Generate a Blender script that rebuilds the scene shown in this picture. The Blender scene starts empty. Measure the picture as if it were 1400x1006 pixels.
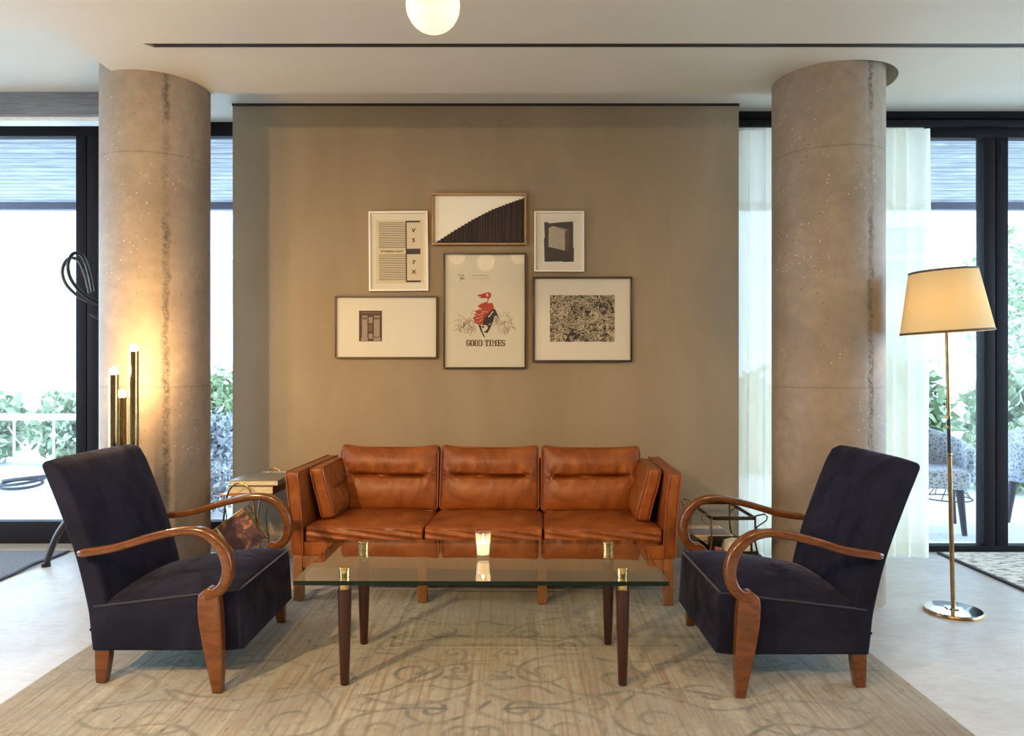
import bpy, bmesh, math, random
import numpy as np
from mathutils import Vector, Matrix
random.seed(7); rng = np.random.default_rng(7)
S = bpy.context.scene
C = S.collection
PI = math.pi
sin, cos = math.sin, math.cos
CH = 1.22                      # camera height

# ------------------------------------------------------------ camera, world, exposure
cam = bpy.data.cameras.new('camera'); cam.lens = 1000/1400*36; cam.sensor_width = 36
cam.clip_start = .05; cam.clip_end = 200
co = bpy.data.objects.new('camera', cam); C.objects.link(co)
co.location = (0, 0, CH); co.rotation_euler = (PI/2, 0, 0)
S.camera = co
S.view_settings.view_transform = 'Standard'; S.view_settings.look = 'None'
S.view_settings.exposure = 0.85; S.view_settings.gamma = 1.0
S.view_settings.use_curve_mapping = False
S.cycles.use_denoising = True
S.cycles.max_bounces = 10; S.cycles.transparent_max_bounces = 24
S.cycles.diffuse_bounces = 5; S.cycles.glossy_bounces = 4
S.cycles.sample_clamp_indirect = 6
S.cycles.caustics_reflective = False; S.cycles.caustics_refractive = False
W = bpy.data.worlds.new('overcast_sky'); S.world = W; W.use_nodes = True
WN = W.node_tree; bgd = WN.nodes['Background']
bgd.inputs[0].default_value = (.56, .77, 1.0, 1); bgd.inputs[1].default_value = 4.6
GLOBE_W = .74     # emission strength of opal pendant globes
TUBE_W = 430.0      # bare bulbs of the brass tube lamp
SHADE_W = 48.0     # bulb of the floor lamp
WARM = (1.0, .68, .36)
ADDED_SPOTS = [(-2.45, .10, 420), (-1.03, -.5, 190), (1.25, -.5, 90), (1.9, .8, 35)]   # unseen ceiling spots added for warm light behind the viewer: x, y, watts

# ------------------------------------------------------------ helpers: materials
def nt(name):
    m = bpy.data.materials.new(name); m.use_nodes = True
    t = m.node_tree; return m, t, t.nodes['Principled BSDF']
def node(t, ty, **kw):
    n = t.nodes.new(ty)
    for k, v in kw.items():
        if k in n.inputs: n.inputs[k].default_value = v
        else: setattr(n, k, v)
    return n
def ramp(t, fac, stops, interp='LINEAR'):
    r = t.nodes.new('ShaderNodeValToRGB'); r.color_ramp.interpolation = interp
    e = r.color_ramp.elements
    while len(e) < len(stops): e.new(.5)
    for i, (p, c) in enumerate(stops):
        e[i].position = p; e[i].color = (c[0], c[1], c[2], 1) if not isinstance(c, (int, float)) else (c, c, c, 1)
    t.links.new(fac, r.inputs[0]); return r.outputs[0]
def coords(t, scale=(1, 1, 1), kind='Object', rot=(0, 0, 0)):
    tc = t.nodes.new('ShaderNodeTexCoord'); mp = t.nodes.new('ShaderNodeMapping')
    mp.inputs['Scale'].default_value = scale; mp.inputs['Rotation'].default_value = rot
    t.links.new(tc.outputs[kind], mp.inputs[0]); return mp.outputs[0]
def noise(t, vec, scale, detail=4, rough=.55, dist=0):
    n = t.nodes.new('ShaderNodeTexNoise'); n.inputs['Scale'].default_value = scale
    n.inputs['Detail'].default_value = detail; n.inputs['Roughness'].default_value = rough
    n.inputs['Distortion'].default_value = dist; t.links.new(vec, n.inputs['Vector']); return n.outputs[0]
def mixc(t, f, a, b, mode='MIX'):
    m = t.nodes.new('ShaderNodeMix'); m.data_type = 'RGBA'; m.blend_type = mode
    for s, v in ((0, f), (6, a), (7, b)):
        if isinstance(v, (int, float)): m.inputs[s].default_value = v
        elif isinstance(v, tuple): m.inputs[s].default_value = (v[0], v[1], v[2], 1)
        else: t.links.new(v, m.inputs[s])
    return m.outputs[2]
def math_(t, op, a, b=0, clamp=False):
    m = t.nodes.new('ShaderNodeMath'); m.operation = op; m.use_clamp = clamp
    for i, v in ((0, a), (1, b)):
        if isinstance(v, (int, float)): m.inputs[i].default_value = v
        else: t.links.new(v, m.inputs[i])
    return m.outputs[0]
def bump(t, b, h, strength=.3, dist=.01):
    n = t.nodes.new('ShaderNodeBump'); n.inputs['Strength'].default_value = strength
    n.inputs['Distance'].default_value = dist
    t.links.new(h, n.inputs['Height']); t.links.new(n.outputs[0], b.inputs['Normal'])
def setb(b, **kw):
    for k, v in kw.items():
        k = k.replace('_', ' ')
        if isinstance(v, tuple) and len(v) == 3: v = (*v, 1)
        b.inputs[k].default_value = v
def plain(name, col, rough=.5, metal=0.0, vary=.09, **kw):
    m, t, b = nt(name); setb(b, Base_Color=col, Roughness=rough, Metallic=metal, **kw)
    v = coords(t); n = noise(t, v, 35, 3)
    c = ramp(t, n, [(.3, tuple(x*(1-vary) for x in col)), (.7, tuple(min(1, x*(1+vary*.9)) for x in col))])
    t.links.new(c, b.inputs['Base Color']); return m
def emis(name, col, k):
    m, t, b = nt(name); setb(b, Base_Color=col, Emission_Color=col, Emission_Strength=k); return m
def thin_glass(name, tint=(1, 1, 1), ior=1.45, k=1.0, rough=.0):
    m = bpy.data.materials.new(name); m.use_nodes = True; t = m.node_tree
    t.nodes.clear(); o = t.nodes.new('ShaderNodeOutputMaterial')
    tr = node(t, 'ShaderNodeBsdfTransparent', Color=(*tint, 1)); gl = node(t, 'ShaderNodeBsdfGlossy', Roughness=rough)
    fr = node(t, 'ShaderNodeFresnel', IOR=ior); mx = t.nodes.new('ShaderNodeMixShader')
    g = t.nodes.new('ShaderNodeNewGeometry')
    f0 = math_(t, 'MULTIPLY', fr.outputs[0], k, True)
    ff = math_(t, 'MULTIPLY', f0, math_(t, 'SUBTRACT', 1.0, g.outputs['Backfacing']))
    t.links.new(ff, mx.inputs[0]); t.links.new(tr.outputs[0], mx.inputs[1]); t.links.new(gl.outputs[0], mx.inputs[2])
    t.links.new(mx.outputs[0], o.inputs[0]); return m

def wood(name, c1, c2, scale=(3, 3, 30), rough=.32, along=None):
    m, t, b = nt(name); v = coords(t, scale)
    n = noise(t, v, 3.0, 6, .6, 1.2); c = ramp(t, n, [(.25, c1), (.75, c2)])
    t.links.new(c, b.inputs['Base Color']); setb(b, Roughness=rough, Coat_Weight=.35, Coat_Roughness=.18)
    bump(t, b, n, .08, .002); return m

M = {}
def build_materials():
    # plaster wall
    m, t, b = nt('taupe_plaster'); v = coords(t, (1, 1, .35)); v2 = coords(t)
    n = noise(t, v, 2.2, 8, .62, .6); n2 = noise(t, v2, 40, 4)
    c = ramp(t, n, [(.25, (.255, .187, .110)), (.5, (.297, .222, .137)), (.8, (.350, .268, .172))])
    t.links.new(c, b.inputs['Base Color']); setb(b, Roughness=.62)
    bump(t, b, n2, .08, .004); M['plaster'] = m
    # concrete columns
    m, t, b = nt('column_concrete'); v = coords(t)
    n = noise(t, v, 2.0, 8, .6, .4); nf = noise(t, v, 18, 6, .6)
    base = ramp(t, n, [(.25, (.19, .138, .090)), (.5, (.285, .212, .143)), (.75, (.39, .30, .212))])
    base = mixc(t, ramp(t, nf, [(.35, 0), (.75, .5)]), base, (.17, .128, .095))
    vo = node(t, 'ShaderNodeTexVoronoi', Scale=26.0); t.links.new(v, vo.inputs['Vector'])
    msk = noise(t, v, 3.5, 3)
    pit = math_(t, 'MULTIPLY', ramp(t, vo.outputs['Distance'], [(.06, 1), (.11, 0)]), ramp(t, msk, [(.48, 0), (.58, 1)]))
    base = mixc(t, pit, base, (.10, .075, .055))
    vw = node(t, 'ShaderNodeTexVoronoi', Scale=38.0); t.links.new(v, vw.inputs['Vector'])
    msk2 = noise(t, coords(t, (1, 1, 1), 'Object', (0, 0, 1.0)), 2.7, 3)
    wh = math_(t, 'MULTIPLY', ramp(t, vw.outputs['Distance'], [(.08, 1), (.15, 0)]), ramp(t, msk2, [(.5, 0), (.6, 1)]))
    base = mixc(t, wh, base, (.72, .62, .48))
    # vertical formwork seam + horizontal pour lines, in object space
    sp = t.nodes.new('ShaderNodeSeparateXYZ'); t.links.new(v, sp.inputs[0])
    wob = noise(t, coords(t, (1, 1, 6)), 3, 5)
    xs = math_(t, 'ADD', sp.outputs[0], math_(t, 'MULTIPLY', math_(t, 'SUBTRACT', wob, .5), .05))
    d = math_(t, 'ABSOLUTE', math_(t, 'SUBTRACT', xs, .065))
    rag = noise(t, v, 55, 4)
    patch = ramp(t, noise(t, coords(t, (.2, .2, 1.0)), 3.1, 3), [(.40, .25), (.58, .95)])
    seam = math_(t, 'MULTIPLY', ramp(t, d, [(.006, 1), (.022, 0)]), math_(t, 'MULTIPLY', ramp(t, rag, [(.38, .25), (.58, 1)]), patch))
    front = math_(t, 'LESS_THAN', sp.outputs[1], 0.0)
    seam = math_(t, 'MULTIPLY', seam, front)
    base = mixc(t, seam, base, (.085, .065, .05))
    zz = math_(t, 'ADD', sp.outputs[2], math_(t, 'MULTIPLY', math_(t, 'SUBTRACT', noise(t, v, 4, 3), .5), .03))
    hz = math_(t, 'PINGPONG', math_(t, 'SUBTRACT', zz, 1.12), .61)
    hl = math_(t, 'MULTIPLY', ramp(t, hz, [(.0015, 1), (.005, 0)]), .55)
    base = mixc(t, hl, base, (.12, .09, .07))
    t.links.new(base, b.inputs['Base Color']); setb(b, Roughness=.55)
    h = math_(t, 'SUBTRACT', nf, math_(t, 'ADD', math_(t, 'MULTIPLY', pit, 1.2), math_(t, 'MULTIPLY', seam, 2.0)))
    bump(t, b, h, .35, .008); M['concrete'] = m
    # polished floor
    m, t, b = nt('polished_concrete'); v = coords(t)
    n = noise(t, v, 1.6, 9, .66, .8); n2 = noise(t, coords(t, (1, 3.5, 1), 'Object', (0, 0, .5)), 7, 6, .7, 1.5)
    base = ramp(t, n, [(.3, (.40, .385, .37)), (.7, (.58, .565, .55))])
    base = mixc(t, ramp(t, n2, [(.45, 0), (.8, .5)]), base, (.30, .285, .27))
    t.links.new(base, b.inputs['Base Color'])
    t.links.new(ramp(t, n2, [(.3, .30), (.8, .52)]), b.inputs['Roughness'])
    bump(t, b, n2, .06, .004); M['floor'] = m
    # ceiling paint
    m, t, b = nt('ceiling_paint'); n = noise(t, coords(t), 1.2, 3)
    t.links.new(ramp(t, n, [(.3, (.60, .55, .45)), (.7, (.64, .59, .49))]), b.inputs['Base Color']); setb(b, Roughness=.6); M['ceiling'] = m
    M['white'] = plain('white_paint', (.78, .76, .72), .5)
    M['dark_frame'] = plain('dark_window_metal', (.010, .0075, .010), .55, 0, Specular_IOR_Level=.15)
    M['slot'] = plain('shadow_black', (.012, .009, .008), .6)  # black that stands for shade in the slot and atop the wall
    M['beam'] = wood('grey_weathered_wood', (.11, .10, .10), (.26, .245, .25), (1.2, 14, 26), .5)
    # canopy boards seen outside
    m, t, b = nt('canopy_boards'); v = coords(t, (.9, 5, 5))
    n = noise(t, v, 3, 6, .65, .7); c = ramp(t, n, [(.25, (.20, .20, .23)), (.5, (.40, .41, .45)), (.75, (.74, .76, .80))])
    wv = node(t, 'ShaderNodeTexWave', Scale=2.4, wave_type='BANDS', bands_direction='Y'); t.links.new(coords(t), wv.inputs[0])
    c = mixc(t, ramp(t, wv.outputs['Fac'], [(.02, .7), (.10, 0)]), c, (.1, .1, .12))
    t.links.new(c, b.inputs['Base Color']); setb(b, Roughness=.7); M['canopy'] = m
    # velvet
    m, t, b = nt('navy_velvet'); v = coords(t)
    n = noise(t, v, 5, 5, .6, .8); n2 = noise(t, v, 260, 2)
    c = ramp(t, n, [(.3, (.0045, .005, .012)), (.7, (.014, .015, .032))])
    t.links.new(c, b.inputs['Base Color']); setb(b, Roughness=.85, Sheen_Roughness=.34, Sheen_Tint=(.50, .52, .85), Specular_IOR_Level=.12)
    nm = noise(t, coords(t, (1.0, 1.0, .7)), 7, 5, .62, 1.4); t.links.new(ramp(t, nm, [(.36, .03), (.64, .30)]), b.inputs['Sheen Weight'])
    bump(t, b, math_(t, 'ADD', n, math_(t, 'MULTIPLY', n2, .25)), .25, .01); M['velvet'] = m
    M['velvet_pipe'] = plain('navy_piping', (.012, .013, .024), .7, Sheen_Weight=.4, Sheen_Tint=(.5, .5, .7))
    # leather
    m, t, b = nt('cognac_leather'); v = coords(t)
    n = noise(t, v, 4.5, 7, .62, .7); n3 = noise(t, v, 110, 3); n4 = noise(t, coords(t, (1.2, 1, 1.0)), 5, 3, .5, .9)
    c = ramp(t, n, [(.28, (.115, .025, .005)), (.5, (.245, .066, .012)), (.75, (.40, .128, .026))])
    c = mixc(t, ramp(t, n4, [(.50, 0), (.78, .6)]), c, (.10, .024, .007))
    t.links.new(c, b.inputs['Base Color']); t.links.new(ramp(t, n, [(.3, .36), (.7, .5)]), b.inputs['Roughness'])
    setb(b, Specular_IOR_Level=.32)
    bump(t, b, math_(t, 'ADD', math_(t, 'MULTIPLY', n4, 1.5), math_(t, 'MULTIPLY', n3, .08)), .45, .012); M['leather'] = m
    M['leather_pipe'] = plain('leather_piping', (.24, .065, .018), .42)
    M['oak'] = wood('warm_sofa_wood', (.15, .055, .015), (.31, .12, .035), (16, 16, 2.5), .4)
    M['bentwood'] = wood('walnut_bentwood', (.060, .019, .005), (.175, .058, .014), (2.5, 40, 9), .2)
    M['darkleg'] = wood('rosewood_leg', (.018, .004, .003), (.045, .010, .006), (28, 28, 3), .3)
    M['coatwood'] = plain('dark_bentwood', (.010, .004, .004), .35)
    m, t, b = nt('polished_brass'); n = noise(t, coords(t), 30, 3)
    t.links.new(ramp(t, n, [(.3, (.60, .42, .18)), (.7, (.74, .55, .26))]), b.inputs['Base Color']); setb(b, Metallic=1.0, Roughness=.2); M['brass'] = m
    m, t, b = nt('aged_brass'); n = noise(t, coords(t), 20, 3)
    t.links.new(ramp(t, n, [(.3, (.30, .18, .08)), (.7, (.48, .31, .14))]), b.inputs['Base Color']); setb(b, Metallic=1.0, Roughness=.28); M['oldbrass'] = m; M['tubebrass'] = plain('bronzed_brass', (.46, .32, .14), .17, 1.0, vary=.2)
    M['chrome'] = plain('polished_steel', (.62, .60, .60), .10, 1.0)
    M['black'] = plain('black_metal', (.02, .018, .018), .35)
    M['wire'] = plain('dark_wire', (.10, .075, .045), .3, .9)
    M['tglass'] = thin_glass('table_glass', (.88, .915, .83), 1.5, 2.4)
    m, t, b = nt('glass_edge'); setb(b, Base_Color=(.0015, .009, .007), Roughness=.2, Specular_IOR_Level=.25); M['gedge'] = m
    M['wglass'] = thin_glass('window_glass', (.97, .985, .98), 1.45, .8)
    M['pglass'] = thin_glass('picture_glass', (1, 1, 1), 1.5, 2.6)
    M['cupglass'] = thin_glass('cup_glass', (.95, .93, .88), 1.5, 3.0)
    t = M['cupglass'].node_tree; o = t.nodes['Material Output']; sh = o.inputs[0].links[0].from_socket
    tl = node(t, 'ShaderNodeBsdfTranslucent', Color=(1, .93, .82, 1)); mx = t.nodes.new('ShaderNodeMixShader'); mx.inputs[0].default_value = .16
    t.links.new(sh, mx.inputs[1]); t.links.new(tl.outputs[0], mx.inputs[2]); t.links.new(mx.outputs[0], o.inputs[0])
    # curtain
    m, t, b = nt('sheer_curtain'); t.nodes.remove(b); o = t.nodes['Material Output']
    df = node(t, 'ShaderNodeBsdfDiffuse', Color=(.90, .86, .74, 1)); tl = node(t, 'ShaderNodeBsdfTranslucent', Color=(.95, .92, .78, 1))
    tp = node(t, 'ShaderNodeBsdfTransparent')
    mx = t.nodes.new('ShaderNodeMixShader'); mx.inputs[0].default_value = .5
    t.links.new(df.outputs[0], mx.inputs[1]); t.links.new(tl.outputs[0], mx.inputs[2])
    mx2 = t.nodes.new('ShaderNodeMixShader'); t.links.new(ramp(t, noise(t, coords(t, (240, 240, 240)), 1, 2), [(.3, .04), (.7, .16)]), mx2.inputs[0])
    t.links.new(mx.outputs[0], mx2.inputs[1]); t.links.new(tp.outputs[0], mx2.inputs[2]); t.links.new(mx2.outputs[0], o.inputs[0]); M['curtain'] = m
    # lampshade
    m, t, b = nt('parchment_shade'); t.nodes.remove(b); o = t.nodes['Material Output']
    df = node(t, 'ShaderNodeBsdfDiffuse', Color=(.78, .66, .42, 1)); tl = node(t, 'ShaderNodeBsdfTranslucent', Color=(.84, .74, .46, 1))
    mx = t.nodes.new('ShaderNodeMixShader'); mx.inputs[0].default_value = .35
    t.links.new(df.outputs[0], mx.inputs[1]); t.links.new(tl.outputs[0], mx.inputs[2]); t.links.new(mx.outputs[0], o.inputs[0]); M['shade'] = m
    M['trim'] = plain('shade_trim', (.10, .075, .05), .7)
    M['globe'] = emis('opal_glass_lit', (1.0, .68, .40), GLOBE_W)
    M['bulb'] = emis('tube_bulb', (1.0, .66, .32), TUBE_W)
    M['bulb2'] = emis('shade_bulb', WARM, SHADE_W)
    M['flame'] = emis('flame', (1.0, .62, .22), 60)
    M['wax'] = plain('glowing_wax', (.85, .72, .48), .5, Emission_Color=(1, .72, .40, 1), Emission_Strength=.8)  # emission puts the flame's glow into the wax itself
    # rug
    m, t, b = nt('faded_wool_rug'); v = coords(t)
    n = noise(t, v, 1.5, 6, .6, .6); st = noise(t, coords(t, (52, 1.6, 1)), 1, 5, .65)
    st2 = noise(t, coords(t, (9, .9, 1)), 1, 4, .6); cx = noise(t, coords(t, (3, 30, 1)), 1.4, 4)
    sp = noise(t, coords(t, (45, 14, 1)), 1, 3)
    c = ramp(t, n, [(.28, (.215, .198, .165)), (.5, (.305, .281, .228)), (.75, (.40, .37, .31))])
    c = mixc(t, ramp(t, st, [(.47, 0), (.64, .8)]), c, (.20, .125, .062))
    c = mixc(t, ramp(t, st2, [(.56, 0), (.78, .55)]), c, (.53, .475, .37))
    c = mixc(t, ramp(t, cx, [(.56, 0), (.8, .45)]), c, (.29, .275, .225))
    fb = noise(t, coords(t, (26, 26, 1)), 1, 6, .7); c = mixc(t, ramp(t, fb, [(.40, .42), (.56, 0)]), c, (.20, .175, .13))
    bl = noise(t, v, 2.6, 5, .65, .4); c = mixc(t, ramp(t, bl, [(.52, 0), (.70, .5)]), c, (.27, .265, .235))
    og = noise(t, coords(t, (30, 5, 1), 'Object', (0, 0, .06)), 1, 4, .6); c = mixc(t, ramp(t, og, [(.60, 0), (.70, .5)]), c, (.27, .15, .06))
    c = mixc(t, ramp(t, sp, [(.64, 0), (.71, .75)]), c, (.14, .10, .07))
    vc = t.nodes.new('ShaderNodeVertexColor'); vc.layer_name = 'pattern'
    wear = ramp(t, noise(t, v, 6, 5, .7), [(.36, .05), (.60, 1.0)])
    f = math_(t, 'MULTIPLY', vc.outputs[0], wear)
    hue = ramp(t, noise(t, v, 1.1, 2), [(.4, (.065, .072, .078)), (.6, (.12, .11, .085))])
    c = mixc(t, math_(t, 'MULTIPLY', f, .92), c, hue)
    t.links.new(c, b.inputs['Base Color']); setb(b, Roughness=.95, Specular_IOR_Level=.1, Sheen_Weight=.15)
    pile = noise(t, coords(t, (300, 90, 100)), 1, 3); bump(t, b, math_(t, 'ADD', pile, math_(t, 'MULTIPLY', n, .5)), .5, .004); M['rug'] = m
    m, t, b = nt('woven_rug'); v = coords(t, (9, 22, 1)); n = noise(t, v, 1.6, 3)
    w2 = noise(t, coords(t, (60, 60, 1)), 1, 2)
    c = ramp(t, n, [(.40, (.18, .15, .12)), (.50, (.62, .57, .48)), (.8, (.76, .72, .63))]); c = mixc(t, ramp(t, w2, [(.3, .3), (.7, 0)]), c, (.3, .26, .2))
    t.links.new(c, b.inputs['Base Color']); setb(b, Roughness=.95); bump(t, b, n, .6, .01); M['rug2'] = m
    m, t, b = nt('grey_mat'); n = noise(t, coords(t), 90, 3); t.links.new(ramp(t, n, [(.3, (.10, .10, .115)), (.7, (.20, .20, .22))]), b.inputs['Base Color']); setb(b, Roughness=.95); M['mat'] = m
    M['matedge'] = plain('dark_binding', (.02, .02, .03), .8)
    M['threshold'] = wood('threshold_wood', (.26, .21, .16), (.42, .36, .28), (1, 12, 12), .6)
    # outside
    m, t, b = nt('render_white'); n = noise(t, coords(t), .8, 4); t.links.new(ramp(t, n, [(.3, (.80, .83, .85)), (.7, (.86, .88, .89))]), b.inputs['Base Color']); setb(b, Roughness=.8); M['render'] = m
    m, t, b = nt('pale_paving'); n = noise(t, coords(t), 3, 6); br = node(t, 'ShaderNodeTexBrick', Scale=2.0, **{'Mortar Size': .008}); t.links.new(coords(t), br.inputs[0])
    br.inputs['Color1'].default_value = (.82, .83, .85, 1); br.inputs['Color2'].default_value = (.76, .77, .79, 1); br.inputs['Mortar'].default_value = (.55, .57, .6, 1)
    t.links.new(mixc(t, ramp(t, n, [(.4, 0), (.8, .4)]), br.outputs[0], (.62, .63, .66)), b.inputs['Base Color']); setb(b, Roughness=.8); M['paving'] = m
    m, t, b = nt('leaf_green'); oi = t.nodes.new('ShaderNodeNewGeometry')
    t.links.new(ramp(t, oi.outputs['Random Per Island'], [(.0, (.16, .24, .11)), (.5, (.36, .45, .27)), (1, (.62, .68, .50))]), b.inputs['Base Color']); setb(b, Roughness=.45); M['leaf'] = m
    m, t, b = nt('leaf_bluegreen'); oi = t.nodes.new('ShaderNodeNewGeometry')
    t.links.new(ramp(t, oi.outputs['Random Per Island'], [(.0, (.16, .19, .24)), (.5, (.42, .47, .53)), (1, (.75, .80, .84))]), b.inputs['Base Color']); setb(b, Roughness=.4); M['leafb'] = m
    M['bark'] = plain('bark', (.12, .09, .07), .8)
    M['pane'] = plain('far_window_pane', (.42, .50, .56), .15)
    m, t, b = nt('patterned_fabric'); vo = node(t, 'ShaderNodeTexVoronoi', Scale=34.0, feature='DISTANCE_TO_EDGE'); t.links.new(coords(t), vo.inputs['Vector'])
    t.links.new(ramp(t, vo.outputs['Distance'], [(.03, (.60, .63, .68)), (.22, (.26, .29, .36))]), b.inputs['Base Color']); setb(b, Roughness=.9); M['fabric'] = m
    M['outleg'] = plain('outdoor_leg', (.05, .05, .07), .6)
    # art
    M['oakframe'] = wood('oak_frame', (.30, .15, .05), (.48, .27, .10), (10, 10, 10), .45)
    M['blackframe'] = plain('black_frame', (.028, .014, .010), .35)
    M['brownframe'] = plain('brown_frame', (.085, .050, .028), .4)
    M['whiteframe'] = plain('white_frame', (.92, .86, .76), .45, vary=.02)
    M['mount'] = plain('mount_board', (.88, .84, .72), .8, vary=.015)
    M['paper'] = plain('poster_paper', (.78, .73, .57), .85, vary=.015)
    M['cream'] = plain('cream_print', (.82, .72, .52), .85, vary=.03)
    M['ink'] = plain('black_ink', (.035, .022, .016), .8)
    M['ink2'] = plain('faded_ink', (.36, .29, .19), .85)
    M['red'] = plain('red_ink', (.50, .055, .025), .8)
    M['greyblk'] = plain('grey_block', (.50, .43, .31), .85)
    M['brownblk'] = plain('brown_block', (.10, .06, .04), .85)
    m, t, b = nt('woven_black'); n = noise(t, coords(t, (120, 4, 1.2)), 1, 2); n2 = noise(t, coords(t, (5, 5, 160)), 1, 2)
    t.links.new(mixc(t, ramp(t, n2, [(.4, 0), (.8, .35)]), ramp(t, n, [(.45, (.018, .014, .016)), (.75, (.12, .07, .045))]), (.01, .01, .01)), b.inputs['Base Color']); setb(b, Roughness=.9); M['woven'] = m
    m, t, b = nt('floral_print'); v = coords(t); n = noise(t, v, 17, 5, .65, 1.6)
    vo = node(t, 'ShaderNodeTexVoronoi', Scale=15.0, feature='F1'); wp = node(t, 'ShaderNodeVectorMath', operation='ADD')
    nn = t.nodes.new('ShaderNodeTexNoise'); nn.inputs['Scale'].default_value = 26; t.links.new(v, nn.inputs[0])
    sc = node(t, 'ShaderNodeVectorMath', operation='SCALE'); sc.inputs['Scale'].default_value = .10; t.links.new(nn.outputs[1], sc.inputs[0])
    t.links.new(v, wp.inputs[0]); t.links.new(sc.outputs[0], wp.inputs[1]); t.links.new(wp.outputs[0], vo.inputs['Vector'])
    rings = math_(t, 'SINE', math_(t, 'MULTIPLY', vo.outputs['Distance'], 46))
    f = math_(t, 'ADD', math_(t, 'MULTIPLY', rings, .13), n)
    t.links.new(ramp(t, f, [(.45, (.018, .012, .008)), (.50, (.14, .10, .06)), (.55, (.70, .60, .42))]), b.inputs['Base Color']); setb(b, Roughness=.8); M['floral'] = m
    M['cover_grey'] = plain('grey_book_cover', (.20, .19, .17), .35)
    M['cover_maroon'] = plain('maroon_book_cover', (.09, .018, .02), .45)
    M['pages'] = plain('book_pages', (.60, .55, .41), .85)
    M['boardwood'] = wood('orange_teak', (.42, .17, .06), (.60, .28, .11), (4, 12, 4), .4)
    m, t, b = nt('glossy_magazine'); n = noise(t, coords(t), 9, 4, .6, 1.5)
    t.links.new(ramp(t, n, [(.38, (.045, .022, .03)), (.55, (.11, .05, .06)), (.62, (.42, .20, .07)), (.75, (.55, .42, .22))]), b.inputs['Base Color']); setb(b, Roughness=.3); M['magazine'] = m
    M['lilac'] = plain('lilac_cover', (.28, .24, .30), .35)
    M['pink'] = plain('pink_sweets', (.62, .25, .18), .5)
build_materials()

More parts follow.
